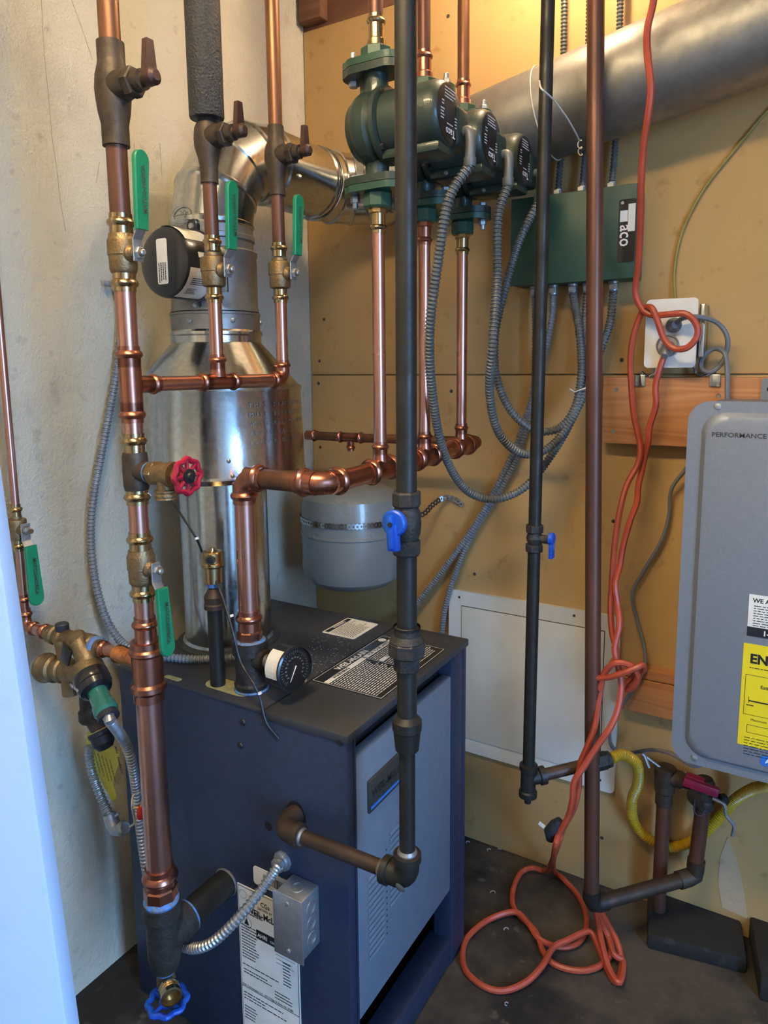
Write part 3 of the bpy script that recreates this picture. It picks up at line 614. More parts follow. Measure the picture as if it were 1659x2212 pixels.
for i, ch in enumerate('500 PSI UP TO 180 F'):
    if ch != ' ': text('printed_letter', ch, .011, V((AX + .0245 * math.sin(R(48)), AY + .06 + i * .0042, ztm + .0245 * math.cos(R(48)) - .006)), (0, 1, 0), (-math.cos(R(48)), 0, math.sin(R(48))), 'cord_gray', nip, sx=.6)

def handwheel(g, c, ax, r, th, n=8, spokes=6, lobes=True):
    a, b, d = basis(ax); c = V(c)
    rim = [c + (a * math.cos(t) + b * math.sin(t)) * (r * (1 + .07 * math.cos(n * t))) for t in [2 * PI * i / (n * 6) for i in range(n * 6)]]
    g.sweep(rim, th, 8, closed=True)
    for i in range(spokes):
        t = 2 * PI * i / spokes; g.sweep([c + (a * math.cos(t) + b * math.sin(t)) * q for q in (r * .3, r * .7, r * .98)], [th * .8, th * .7, th * .8], 8)
    g.lathe(c - d * th, d, [(r * .42, 0), (r * .46, th), (r * .36, th * 2), (r * .36, th * 1.7)], 24); return g
dv = thing('drain_valve', 'brass hose drain valve with red handwheel on the copper pipe', 'valve', (AX + .07, AY, zRW - .03))
obj('body', G().hexn((AX + .034, AY, zRW), (1, 0, 0), .0185, .014).lathe((AX + .046, AY, zRW), (1, 0, 0), [(.0165, 0), (.0165, .026), (.0185, .027), (.0185, .036), (.013, .037)], 24).lathe((AX + .062, AY, zRW), (0, 0, -1), [(.013, .008), (.013, .022), (.0165, .023), (.0165, .026), (.0155, .027), (.0165, .029), (.0165, .032), (.0155, .033), (.0165, .035), (.0165, .036), (.011, .036)], 24).hexn((AX + .083, AY, zRW), (1, 0, 0), .0125, .012).lathe((AX + .094, AY, zRW), (1, 0, 0), [(.005, 0), (.005, .016)], 12), 'brass_cast', dv)
obj('thread_sealant', G().lathe((AX + .028, AY, zRW), (1, 0, 0), [(.0152, 0), (.0162, .003), (.0155, .006)], 24), 'blue_seal', dv)
obj('handwheel', handwheel(G(), (AX + .106, AY, zRW), (1, 0, 0), .0235, .0042, 8, 8), 'handle_red', dv)
obj('wheel_plate', G().lathe((AX + .1085, AY, zRW), (1, 0, 0), [(.0105, 0), (.0105, .003), (.006, .0035), (.004, .006)], 20), 'iron', dv)
bv = thing('boiler_drain', 'brass hose bib with blue handwheel under the iron tee near the floor', 'valve', (AX, AY, zbt - .09))
zz = zbt - .006
obj('body', G().lathe((AX, AY, zz), (0, 0, -1), [(.013, 0), (.0145, .006), (.0135, .012), (.0155, .02), (.0155, .03), (.012, .038), (.0105, .05), (.006, .052), (.005, .066)], 24).hexn((AX, AY, zz - .036), (0, 0, -1), .0125, .012), 'brass_cast', bv)
od = V((.85, -.5, .02)).normalized(); oc = V((AX, AY, zz - .022))
obj('hose_outlet', G().lathe(oc, od, [(.0115, .008), (.0125, .018), (.0165, .019), (.0165, .022), (.0155, .023), (.0165, .025), (.0155, .027), (.0165, .029), (.0155, .031), (.0165, .033), (.0165, .04), (.0135, .0405), (.0125, .03)], 24), 'brass', bv)
obj('thread_sealant', G().lathe((AX, AY, zbt - .004), (0, 0, -1), [(.0165, 0), (.0175, .005), (.0145, .01)], 24), 'blue_seal', bv)
obj('handwheel', handwheel(G(), (AX, AY, zz - .062), (0, 0, 1), .03, .0048, 8, 4), 'handle_blue', bv)

# ---------------------------------------------------------------- fill line on the left
ZF = zA(1425) + .0
fl = thing('fill_line', 'copper water feed pipe running down the plaster wall to the return pipe', 'pipe', (-1.16, AY, ZF))
xv = -1.155
rf = .0066; rh = .0098
obj('riser_pipe', pipe((xv, AY, ZF + .03), (xv - .006, AY, ZC - .003), rf), 'copper', fl)
obj('elbow', elbow((xv, AY, ZF), (0, 0, 1), (1, 0, 0), .0088, .014, .02), 'copper_press', fl)
obj('elbow_cuff', press(G(), (xv, AY, ZF + .058), (0, 0, -1), rf, L=.035), 'copper_press', fl)
obj('pipe', pipe((xv + .02, AY, ZF), (-1.085, AY, ZF), rh), 'copper', fl)
obj('coupling', press(G(), (-1.11, AY, ZF), (1, 0, 0), rh, L=.028), 'copper_press', fl)
obj('coupling', press(G(), (-.938, AY, ZF), (-1, 0, 0), rh, L=.028), 'copper_press', fl)
obj('pipe', pipe((-.962, AY, ZF), (AX - .012, AY, ZF), rh), 'copper', fl)
g = G()
for i in range(7):
    x = -.915 + i * .008; g.lathe((x, AY, ZF), (1, (-.15 + .1 * random.random()), .08 * random.random()), [(rh * 1.1, 0), (rh * 1.35 + .002 * random.random(), .003), (rh * 1.3, .009), (rh * 1.08, .012)], 14)
obj('foil_wrap', g, 'copper_foil', fl)
zFv = PY(38, 1140, AY).z
ball_valve((xv - .002, AY, zFv), .0075, 'small brass ball valve with hanging green lever on the plaster wall pipe', up=False, r_scale=.78)

fv = thing('fill_valve', 'brass backflow and pressure reducing valve with green adjusting knob', 'valve', (-1.03, AY, ZF - .08))
obj('inlet_body', G().hexn((-1.088, AY, ZF), (1, 0, 0), .0155, .01, 8).lathe((-1.08, AY, ZF), (1, 0, 0), [(.013, 0), (.0165, .004), (.0165, .01), (.0135, .013), (.0135, .02), (.0165, .022), (.0165, .03), (.014, .034), (.0155, .06), (.018, .085), (.018, .105), (.0135, .11), (.0135, .125)], 24), 'brass_cast', fv)
cp = PY(135, 1368, AY)
obj('vent_neck', G().cyl((cp.x, AY, ZF + .005), (cp.x, AY, cp.z + .006), .0095), 'brass_cast', fv)
obj('vent_cap', G().lathe((cp.x, AY, cp.z + .005), (0, 0, 1), [(.0108, 0), (.0112, .002), (.0112, .011), (.0095, .013)], 20), 'rubber', fv)
obj('end_cap', G().lathe(PY(178, 1378, AY) + V((0, -.004, -.006)), (.1, -.5, .85), [(.0135, 0), (.0135, .016), (.011, .019)], 18), 'brass_cast', fv)
obj('sealant_ring', G().lathe((-.972, AY, ZF), (1, 0, 0), [(.0135, 0), (.0175, .002), (.0175, .008), (.012, .011)], 24), 'blue_seal', fv)
yk = AY - .015
pb_, pj = PY(95, 1442, yk), PY(178, 1452, yk)
obj('strainer_bell', G().lathe(pb_, pj - pb_, [(.018, 0), (.0245, .002), (.025, .008), (.0225, .012), (.021, .03), (.023, .033), (.019, .036), (.0185, .05), (.022, .053), (.022, .058), (.019, .061), (.019, (pj - pb_).length)], 28), 'brass_cast', fv)
pk0, pk1 = PY(160, 1385, yk), PY(212, 1478, yk)
obj('bridge_body', G().sweep([PY(128, 1385, yk), PY(135, 1418, yk), PY(140, 1440, yk)], [.009, .0085, .01], 14).sweep([PY(168, 1385, yk), PY(185, 1418, yk), PY(192, 1440, yk)], [.014, .017, .02], 18), 'brass_cast', fv)
lb = PY(137, 1405, yk - .012); obj('data_plate', G().box(lb + V((.012, -.004, -.004)), (.022, .004, .03), (1, 0, -.45), (0, 1, 0), .001), 'label_black', fv)
pc0, pc1 = PY(186, 1440, yk), PY(207, 1480, yk - .01); kd = (PY(240, 1560, yk - .03) - pc0).normalized(); Lk = (PY(240, 1560, yk - .03) - pc0).length
obj('collar', G().lathe(pc0, kd, [(.02, 0), (.026, .002), (.0265, .016), (.0265, .02)], 28), 'brass_cast', fv)
kb = obj('scale_ring', G().lathe(pc0 + kd * .0195, kd, [(.0265, 0), (.0275, .002), (.0275, .015), (.026, .018), (.0275, .021), (.0245, .03), (.018, .034)], 28), 'label_black', fv)
obj('adjusting_knob', G().lathe(pc0 + kd * .05, kd, [(.015, 0), (.0155, .002), (.0155, .026), (.0175, .03), (.0185, .042), (.016, .047)], 24), 'clear_knob', fv)
obj('knob_cap', G().lathe(pc0 + kd * .0965, kd, [(.016, 0), (.0165, .002), (.0165, .009), (.009, .011), (.008, .018)], 24), 'rubber', fv)
a_, b_, _ = basis(kd)
obj('outlet_stub', G().lathe(PY(150, 1462, yk), (.0, 0, -1), [(.013, 0), (.0135, .004), (.0135, .03), (.011, .031)], 22), 'brass_cast', fv)
txo = pc0 + kd * .03 - V((0, .0278, 0)); text('lettering', '120-210F', .007, txo + V((-.016, -.001, 0)), (1, 0, -.35), (.35, 0, 1), 'white_print', kb, bold=.02, sx=.8)
yr = .765
rl = thing('relief_elbow', 'dull brass outlet elbow with black threaded cap behind the green knob', 'pipe fitting', PY(220, 1610, yr))
obj('elbow_body', G().sweep(spl([PY(190, 1500, yr), PY(193, 1535, yr), PY(205, 1562, yr), PY(217, 1580, yr)], 6), [.0155 if i < 8 else .014 for i in range(19)], 18).lathe(PY(193, 1545, yr), (0, 0, 1), [(.016, -.012), (.0185, -.008), (.0185, .008), (.016, .012)], 20), 'bronze_old', rl)
bd_ = (PY(228, 1612, yr) - PY(212, 1572, yr)).normalized()
obj('threaded_cap', G().lathe(PY(214, 1578, yr), bd_, [(.0195, 0), (.0215, .002), (.0215, .008), (.0195, .01), (.0195, .024), (.013, .034), (.005, .036)], 24), 'rubber', rl)
obj('cap_lining', G().lathe(PY(214, 1578, yr), -bd_, [(.016, -.001), (.0195, 0), (.0195, .0012), (.016, .0014)], 24), 'wire_cream', rl)
# yellow hang tag
yt = .79; tg = G(); rows = []
L_ = [(187, 1582), (186, 1612), (198, 1640), (212, 1672), (226, 1702), (243, 1730)]; R_ = [(205, 1577), (258, 1625), (256, 1650), (243, 1690), (251, 1718), (250, 1730)]
vs_ = []
for i, (a, b) in enumerate(zip(L_, R_)):
    for j in range(5): q = (a[0] + (b[0] - a[0]) * j / 4, a[1] + (b[1] - a[1]) * j / 4); vs_.append(PY(q[0], q[1], yt + .006 * math.sin(i * 1.1 + j * .5)))
n0 = len(vs_); vs_ += [v + V((0, .0006, 0)) for v in vs_]
fs_ = []
for i in range(5):
    for j in range(4): q = i * 5 + j; fs_ += [(q, q + 1, q + 6, q + 5), (n0 + q + 5, n0 + q + 6, n0 + q + 1, n0 + q)]
tg.add(vs_, fs_)
ht = obj('hang_tag', tg, 'tag_yellow', None, label='curled yellow paper installer tag hanging by the boiler corner', cat='tag')
g = G(); tu = (PY(228, 1702, yt) - PY(207, 1625, yt)).normalized(); tv = V((tu.z, 0, -tu.x)) * -1
for i in range(5):
    q = (204 + i * 8.5, 1622 + i * 5); lines(g, PY(q[0], q[1], yt - .009), tu, V((-tu.z, 0, tu.x)), .05, 1, .01, .002, .2)
obj('printed_lines', g, 'ink', ht, smooth=0)
text('lettering', 'AVIS : Installateur', .0095, PY(247, 1612, yt - .009), tu, V((-tu.z, 0, tu.x)), 'ink', ht, bold=.03, sx=.75)

# ================================================================== SUPPLY SIDE
SX, SY, SZ = -.815, .897, 1.086
HXm = -.648
st = thing('supply_tee', 'black cast-iron tee standing on the boiler top under the copper riser', 'pipe fitting', (SX, SY, BH))
ztt = PY(535, 1385, SY).z
obj('tee_body', G().lathe((SX, SY, BH + .003), (0, 0, 1), [(.024, 0), (.028, .003), (.03, .012), (.0265, .016), (.0265, ztt - BH - .024), (.031, ztt - BH - .022), (.031, ztt - BH), (.025, ztt - BH + .001)], 32).lathe((SX, SY, BH + .062), (1, 0, 0), [(.02, .018), (.0185, .036), (.012, .037)], 24), 'iron_cast', st)
obj('thread_sealant', G().lathe((SX, SY, ztt), (0, 0, 1), [(.028, 0), (.0285, .003), (.025, .006)], 28), 'blue_seal', st)
obj('base_sealant', G().lathe((SX, SY, BH + .0028), (0, 0, 1), [(.03, 0), (.031, .002), (.028, .004)], 28), 'blue_seal', st)
gz = BH + .062
gg = thing('pressure_gauge', 'round black pressure and temperature gauge on the iron tee', 'gauge', (SX + .08, SY, gz - .037))
obj('stem', G().lathe((SX + .0365, SY, gz), (1, 0, 0), [(.012, 0), (.012, .006), (.007, .007), (.007, .024), (.012, .025), (.012, .032)], 16).hexn((SX + .045, SY, gz), (1, 0, 0), .012, .008), 'zinc', gg)
gd = V((1, -.16, .06)).normalized(); g0 = V((SX + .066, SY, gz))
cs = obj('case', G().lathe(g0, gd, [(.02, -.002), (.034, 0), (.0365, .004), (.0365, .034), (.039, .035), (.0395, .039), (.0365, .041), (.0355, .036)], 36), 'damper_black', gg)
fc = obj('dial', G().lathe(g0 + gd * .0362, gd, [(.0352, 0), (.0352, .0006)], 36), 'label_black', gg)
ga, gb, _ = basis(gd); g = G(); c0 = g0 + gd * .0372
for i in range(31):
    t = R(-135 + i * 9); rr = .031; L_ = .004 if i % 5 else .007; e = ga * math.sin(t) + gb * math.cos(t); s_ = ga * math.cos(t) - gb * math.sin(t)
    quad(g, [c0 + e * rr - s_ * .0005, c0 + e * rr + s_ * .0005, c0 + e * (rr - L_) + s_ * .0005, c0 + e * (rr - L_) - s_ * .0005])
for i in range(14):
    t = R(-125 + i * 19); e = ga * math.sin(t) + gb * math.cos(t); c1 = c0 + e * .0195; quad(g, [c1 + ga * x + gb * y for x, y in ((-.002, -.0012), (.002, -.0012), (.002, .0012), (-.002, .0012))])
obj('dial_marks', g, 'cord_gray', fc, smooth=0)
obj('needle', G().sweep([c0 + gd * .001 - (ga * -.5 + gb * -.8) * .006, c0 + gd * .001 + (ga * -.5 + gb * -.8) * .024], [.0012, .0005], 6), 'wire_white', gg)
g = G(); n = 8
for i in range(n):
    A, B = R(115 + i * 10), R(125 + i * 10)
    quad(g, [g0 + gd * y + (ga * math.cos(t) + gb * math.sin(t)) * .0369 for t, y in ((A, .004), (B, .004), (B, .033), (A, .033))])
obj('paper_label', g, 'paper', cs)
rz = thing('supply_header', 'bright copper supply riser and header under the three green pumps', 'pipe', (SX, SY, ztt))
rp_ = .0172
obj('press_adapter', press(G(), (SX, SY, ztt + .058), (0, 0, -1), rp_, L=.046).hexn((SX, SY, ztt + .002), (0, 0, 1), rp_ * 1.3, .02, 8), 'copper_press', rz)
obj('pipe', pipe((SX, SY, ztt + .05), (SX, SY, SZ - .04), rp_), 'copper', rz)
obj('elbow', elbow((SX, SY, SZ), (0, 0, -1), (1, 0, 0), rp_, .028, .034), 'copper_press', rz)
obj('elbow', elbow((HXm, SY, SZ), (-1, 0, 0), (0, 1, 0), rp_, .034, .04), 'copper_press', rz)
obj('pipe', pipe((SX + .04, SY, SZ), (HXm - .045, SY, SZ), rp_), 'copper_worn', rz)
PYS = (1.068, 1.234, 1.402); HE = 1.485
def hz(y): return SZ + (y - 1.0) * .022
def hx(y): return HXm + (y - 1.0) * .01
def hp(y): return V((hx(y), y, hz(y)))
hd_ = (hp(1.4) - hp(1.0)).normalized()
for y in PYS: obj('tee', tee(hp(y), hd_, (0, 0, 1), rp_, r34, .046, .05), 'copper_press', rz)
obj('pipe', pipe(hp(SY + .04), hp(PYS[0] - .035), rp_), 'copper_press', rz)
for a, b in ((PYS[0], PYS[1]), (PYS[1], PYS[2])): obj('pipe', pipe(hp(a + .036), hp(b - .036), rp_), 'copper_press', rz)
obj('reducer', G().lathe(hp(PYS[2] + .036), hd_, [(rp_, 0), (rp_ * .98, .014), (r34 * 1.5, .022), (r34 * 1.3, .036)], 24), 'copper_press', rz)
obj('elbow', elbow(hp(HE), (0, -1, 0), (-1, 0, 0), r34 * 1.15, .018, .022), 'copper_press', rz)
TX, TY = -.987, HE
zb3 = PY(760, 945, TY).z
zh = hz(HE)
obj('pipe', pipe((hx(HE) - .02, TY, zh), (TX + .036, TY, zb3), r34), 'copper_worn', rz)
obj('tee', tee((TX, TY, zb3), (1, 0, 0), (0, 0, -1), r34 * .95, .008, .04, .034), 'copper_press', rz)
obj('pipe', pipe((TX - .03, TY, zb3), (-1.1, TY, zb3), r34), 'copper_worn', rz)
obj('end_cap', press(G(), (-1.09, TY, zb3), (-1, 0, 0), r34, L=.034), 'copper_press', rz)
for y, yt_ in zip(PYS, (520, 535, 545)):
    pass

# expansion tank
zt0 = PY(760, 1040, TY).z; zt1 = PY(760, 1292, TY - .1).z
et = thing('expansion_tank', 'grey steel expansion tank hanging behind the boiler', 'tank', (TX, TY, zt1))
rT = .1295; Ht = zt0 - zt1
obj('shell', G().lathe((TX, TY, zt1), (0, 0, 1), [(.01, .0), (.07, .002), (.105, .012), (.122, .028), (rT, .055), (rT, Ht * .52), (rT + .0025, Ht * .53), (rT + .0025, Ht * .545), (rT, Ht * .555), (rT, Ht - .06), (.124, Ht - .036), (.1, Ht - .014), (.06, Ht - .003), (.022, Ht), (.02, Ht + .006)], 56), 'tank_gray', et)
obj('connector', G().lathe((TX, TY, zt0 + .002), (0, 0, 1), [(.013, 0), (.013, .014), (.0105, .016), (.0105, .03)], 18).hexn((TX, TY, zt0 + .014), (0, 0, 1), .0125, .014), 'zinc', et)
ps = thing('strap', 'perforated galvanised steel hanging strap around the grey tank', 'strap', (TX, TY, zt1 + Ht * .62))
zs_ = PY(720, 1138, TY - rT).z
def perf(path, w_, mat, nm, parent):
    """scalloped band with holes: links of ring + neck following a path; one joined part"""
    P = resample(path, .0095); g = G()
    for i, p in enumerate(P[:-1]):
        t = (P[i + 1] - p).normalized(); u = V((0, 0, 1)); u = (u - t * t.z).normalized(); nrm = t.cross(u)
        ring = []
        for rr in (.0075, .0028):
            for k_ in range(10): q = 2 * PI * k_ / 10; ring.append(p + t * rr * math.cos(q) * .85 + u * rr * math.sin(q))
        f_ = [(k_, (k_ + 1) % 10, 10 + (k_ + 1) % 10, 10 + k_) for k_ in range(10)]
        g.add(ring, f_); g.add([v + nrm * .001 for v in ring], [tuple(reversed(x)) for x in f_])
        g.add([p + nrm * .0004 + t * math.cos(2 * PI * k_ / 10) * .0026 + u * math.sin(2 * PI * k_ / 10) * .0026 for k_ in range(10)], [])
    return obj(nm, g, mat, parent, smooth=0)
perf([V((TX + (rT + .002) * math.cos(R(a)), TY + (rT + .002) * math.sin(R(a)), zs_)) for a in range(-200, 20, 3)], .015, 'galv', 'band', ps)
perf(spl([(TX + rT, TY + .03, zs_), PY(912, 1112, 1.56), PY(935, 1090, 1.585), PY(960, 1075, 1.61), PY(985, 1080, 1.615), PY(1008, 1100, 1.618)], 8), .015, 'galv', 'tail', ps)
p = PY(962, 1078, 1.61); obj('screw', G().lathe((p.x, 1.608, p.z), (0, -1, 0), [(.005, 0), (.004, .003), (.001, .004)], 10), 'zinc', ps)

# ================================================================== PUMPS
def pump(loc, label):
    t = thing('circulator_pump', label, 'pump', loc, None, 'green circulator pumps on the copper header')
    k = 'pump_green'
    obj('volute', G().lathe((-.046, 0, -.004), (1, 0, 0), [(.02, .006), (.04, .008), (.047, .013), (.049, .02), (.056, .026), (.059, .034), (.059, .052), (.05, .064)], 36), k, t, True)
    obj('pipe_neck', G().lathe((0, 0, 0), (0, 0, 1), [(.021, -.088), (.0195, -.075), (.0205, -.05), (.027, -.03), (.027, .03), (.0215, .05), (.0195, .07), (.021, .088)], 24), k, t, True)
    obj('rib', G().bx(-.03, -.02, -.004, .004, .03, .085), k, t, True)
    obj('motor_flange', G().lathe((.018, 0, -.002), (1, 0, 0), [(.05, 0), (.061, .001), (.061, .009), (.056, .011)], 36), k, t, True)
    for a in (50, 130, 230, 310): obj('motor_bolt', G().hexn((.028, .054 * math.cos(R(a)), -.002 + .054 * math.sin(R(a))), (1, 0, 0), .0055, .006), 'iron', t, True)
    mt = obj('motor', G().lathe((.027, 0, -.002), (1, 0, 0), [(.05, 0), (.0525, .004), (.0525, .085), (.0515, .095), (.048, .103), (.0445, .106), (.043, .106)], 40), k, t, True)
    lb = obj('motor_label', G().lathe((.1325, 0, -.002), (1, 0, 0), [(.0438, 0), (.0438, .0014), (.042, .0018)], 36), 'label_black', t, True)
    xx = .1344
    text('lettering', 'Taco', .0165, (xx, .017, -.025), (0, -1, 0), (0, 0, -1), 'white_print', lb, True, bold=.02, align='LEFT')
    g = G()
    for y, z, w_, n_ in ((-.02, .034, .04, 4), (-.03, .012, .01, 2), (-.034, 0, .014, 4), (.016, -.004, .014, 4), (-.012, -.018, .022, 1)): lines(g, (xx, y, z), (0, 1, 0), (0, 0, 1), w_, n_, .0046, .0018, .3)
    obj('printed_lines', g, 'white_print', lb, True, smooth=0)
    obj('terminal_box', G().box((.09, .045, -.012), (.094, .05, .066), bev=.009, seg=3), k, t, True)
    obj('motor_base', G().box((.078, 0, -.054), (.104, .062, .016), bev=.005), k, t, True)
    obj('box_screw', G().lathe((.06, -.031, -.055), (0, -1, 0), [(.004, 0), (.003, .003)], 10), 'zinc', t, True)
    for s in (1, -1):
        z0 = s * .086
        oval = [(.0295 * math.cos(R(a)) + (.031 if math.cos(R(a)) > .01 else -.031 if math.cos(R(a)) < -.01 else 0) * (1 - .0), .031 * math.sin(R(a))) for a in range(0, 360, 12)]
        oval = [(x * (1 if abs(y) < .02 else .9), y) for x, y in oval]
        obj('pump_flange', G().prism(oval, (0, 0, z0 - .006 if s > 0 else z0 - .006), (1, 0, 0), (0, 1, 0), .012), k, t, True)
        hub = obj('companion_flange', G().prism(oval, (0, 0, z0 + (.007 if s > 0 else -.018)), (1, 0, 0), (0, 1, 0), .011).hexn((0, 0, z0 + (.018 if s > 0 else -.018)), (0, 0, s), .026 if s > 0 else .0245, .018 if s > 0 else .026, 8), 'flange_green', t, True)
        for sx_ in (1, -1):
            bo_ = G().hexn((sx_ * .045, 0, z0 - s * .006), (0, 0, -s), .0085, .009).lathe((sx_ * .045, 0, z0 - s * .008), (0, 0, s), [(.0048, 0), (.0048, .046), (.003, .048)], 12).hexn((sx_ * .045, 0, z0 + s * .0185), (0, 0, s), .0085, .011)
            obj('flange_bolt', bo_, 'zinc', t, True)
    cx = .139
    obj('cable_elbow', G().sweep(spl([(cx - .014, .05, -.022), (cx + .004, .046, -.017), (cx + .011, .044, -.03), (cx + .01, .043, -.066)], 5), [.0085] * 16, 14).lathe((cx + .01, .043, -.06), (0, 0, -1), [(.0105, 0), (.0105, .012), (.0095, .014)], 14), 'conduit_dark', t, True)
    return t
PZc = 1.662
labs = ('green circulator pump partly behind the thick black gas pipe, nearest the copper riser', 'green circulator pump between two like ones on the copper header', 'green circulator pump at the far end of the header, by the green relay box')
for y, l in zip(PYS, labs):
    pump((hx(y), y, PZc + (y - 1.068) * .02), l)
    zc = PZc + (y - 1.068) * .02
    t = thing('pump_pipe', {0: 'copper pipe between header and the pump nearest the riser', 1: 'copper pipe between header and the middle pump', 2: 'copper pipe between header and the farthest pump'}[PYS.index(y)], 'pipe', (hx(y), y, hz(y) + .045))
    zb_ = zc - .086 - .018 - .026
    obj('pipe', pipe((hx(y), y, hz(y) + .04), (hx(y), y, zb_ - .02), r34), 'copper', t)
    obj('press_adapter', press(G(), (hx(y), y, zb_ - .04), (0, 0, 1), r34, L=.036).hexn((hx(y), y, zb_ - .008), (0, 0, 1), r34 * 1.45, .01, 8), 'brass' if y != PYS[1] else 'copper_press', t)
    t2 = thing('pump_pipe', {0: 'brown copper pipe rising from the pump nearest the riser', 1: 'brown copper pipe rising from the middle pump', 2: 'orange copper pipe rising from the farthest pump'}[PYS.index(y)], 'pipe', (hx(y), y, zc + .122))
    zu = zc + .086 + .018 + .018
    obj('press_adapter', press(G(), (hx(y), y, zu + .05), (0, 0, -1), r34 * 1.05, L=.04).lathe((hx(y), y, zu), (0, 0, 1), [(.0155, 0), (.0155, .012), (.0135, .014)], 20), 'brass' if y == PYS[0] else 'copper_press', t2)
    obj('pipe', pipe((hx(y), y, zu + .03), (hx(y) - .002, y, ZC - .003), r34 * 1.08), 'copper_old' if y != PYS[2] else 'copper_worn', t2)

# ================================================================== AIR VENT, SENSOR WIRE
VX, VY = -.879, .88
av = thing('air_vent_pipe', 'black iron pipe with brass air vent standing in the boiler top opening', 'air vent', (VX, VY, BH))
zv1 = PY(460, 1310, VY).z; zv2 = PY(458, 1265, VY).z; zv3 = PY(457, 1190, VY).z
obj('pipe', pipe((VX, VY, BH + .0028), (VX, VY, zv1), .0133), 'iron', av)
obj('reducing_coupling', G().lathe((VX, VY, zv1 - .004), (0, 0, 1), [(.0145, 0), (.0185, .002), (.0185, .01), (.017, .012), (.018, .024), (.012, .034), (.0095, .038), (.0095, zv2 - zv1 + .004)], 24), 'iron_brown', av)
obj('thread_sealant', G().lathe((VX, VY, zv2 - .001), (0, 0, 1), [(.0105, 0), (.011, .003), (.009, .006)], 20), 'blue_seal', av)
hb_ = zv3 - zv2
vb = obj('vent_body', G().lathe((VX, VY, zv2 + .004), (0, 0, 1), [(.009, 0), (.016, .003), (.0165, hb_ * .48), (.019, hb_ * .5), (.0205, hb_ * .54), (.0205, hb_ * .6), (.0185, hb_ * .64), (.0185, hb_ * .9), (.016, hb_ - .004), (.006, hb_ - .003), (.005, hb_ + .002)], 32), 'brass', av)
obj('vent_port', G().lathe((VX, VY, zv2 + .004 + hb_ * .76), (.55, -.83, 0), [(.009, .01), (.009, .021), (.0065, .021)], 18), 'brass', vb)
obj('port_plug', G().lathe((VX, VY, zv2 + .004 + hb_ * .76), (.55, -.83, 0), [(.0062, .018), (.0062, .0215), (.003, .022)], 16), 'damper_black', vb)
sw = thing('sensor_wire', 'thin black twin sensor wire strung from hood to boiler side hole', 'wire', PY(600, 1595, Y0))
obj('wire_run', cord([PY(350, 1030, .88), PY(368, 1075, .86), PY(400, 1125, .86), PY(425, 1165, .855), PY(440, 1200, .90), PY(470, 1262, .87), PY(487, 1310, .86), PY(503, 1365, .85), PY(520, 1430, .85), PY(548, 1478, .84), PY(562, 1510, .842), PY(575, 1560, .84), PY(602, 1596, Y0 - .002)], .0022, 6), 'wire_black', sw)
for q, y in (((425, 1163), .855), ((500, 1330), .86), ((561, 1497), .842)):
    p = PY(q[0], q[1], y); obj('zip_tie', G().lathe(p, (.3, 0, -1), [(.0034, -.002), (.0036, -.002), (.0036, .002), (.0034, .002)], 10), 'wire_white', sw)
zk = thing('lever_fitting', 'small shiny zinc lever fitting lying on the boiler top behind the gauge', 'fitting', (-.79, 1.02, BH))
p = PZ(662, 1442, BH + .012)
obj('base', G().lathe((p.x, p.y, BH + .003), (0, 0, 1), [(.011, 0), (.012, .003), (.012, .009), (.009, .011)], 18), 'zinc', zk)
obj('lever', G().sweep(spl([(p.x - .03, p.y - .012, BH + .018), (p.x - .008, p.y - .002, BH + .02), (p.x + .006, p.y + .002, BH + .019)], 5), .0052, 10).sweep([V((p.x, p.y, BH + .016)) + V((.008 * math.cos(t), .008 * math.sin(t), 0)) for t in [i * PI / 8 for i in range(16)]], .0028, 8, closed=True), 'zinc', zk)

# ================================================================== GAS LINES
GY = .80; ge = V((-.447, GY, .548)); gt = PY(876, 0, GY)
gp = thing('gas_pipe', 'thick black iron gas pipe in front of the boiler with union and reducing coupling', 'pipe', ge)
gdir = (gt - ge).normalized()
def gq(y):  # point on the gas pipe axis at image height y
    z = PY(890, y, GY).z; return ge + gdir * ((z - ge.z) / gdir.z)
rS, rL = .0112, .0136
eg = V((-.678, GY, .545))
obj('elbow', G().sweep([V((-.678, Y0 - .006, .545))] + arc(eg + V((.022, .022, 0)), (-1, 0, 0), (0, -1, 0), .022, 6) + [eg + V((.04, 0, 0))], .0165, 18).lathe(eg + V((.03, 0, 0)), (1, 0, 0), [(.0165, 0), (.019, .001), (.019, .011), (.0135, .012)], 20), 'iron_brown', gp)
obj('thread_dope', G().lathe(eg + V((.041, 0, 0)), (1, 0, 0), [(.0135, 0), (.0138, .003), (.0118, .006)], 18), 'galv_dull', gp)
obj('pipe', pipe(eg + V((.035, 0, 0)), ge + V((-.03, 0, 0)), rS), 'iron_brown', gp)
ec = ge + V((0, 0, 0))
obj('elbow', G().sweep([ec + V((-.034, 0, 0))] + arc(ec + V((-.018, 0, .018)), (0, 0, -1), (1, 0, 0), .018, 6) + [ec + V((0, 0, .034))], .0172, 20).lathe(ec + V((-.028, 0, 0)), (-1, 0, 0), [(.0172, 0), (.02, .001), (.02, .011), (.0145, .012)], 22).lathe(ec + V((0, 0, .028)), (0, 0, 1), [(.0172, 0), (.02, .001), (.02, .011), (.0145, .012)], 22), 'iron', gp)
obj('thread_dope', G().lathe(ec + V((0, 0, .039)), (0, 0, 1), [(.0145, 0), (.0145, .003), (.0118, .007)], 20), 'galv_dull', gp)
obj('thread_dope', G().lathe(ec + V((-.039, 0, 0)), (-1, 0, 0), [(.0145, 0), (.0145, .003), (.0118, .007)], 20), 'galv_dull', gp)
obj('worn_patch', G().lathe(ec + V((-.004, -.0145, -.006)), (-.1, -1, -.4), [(.009, 0), (.006, .0022), (.001, .003)], 9), 'galv_dull', gp)
obj('pipe', pipe(ec + V((0, 0, .03)), gq(1605), rS), 'iron', gp)
a, b = gq(1622), gq(1552)
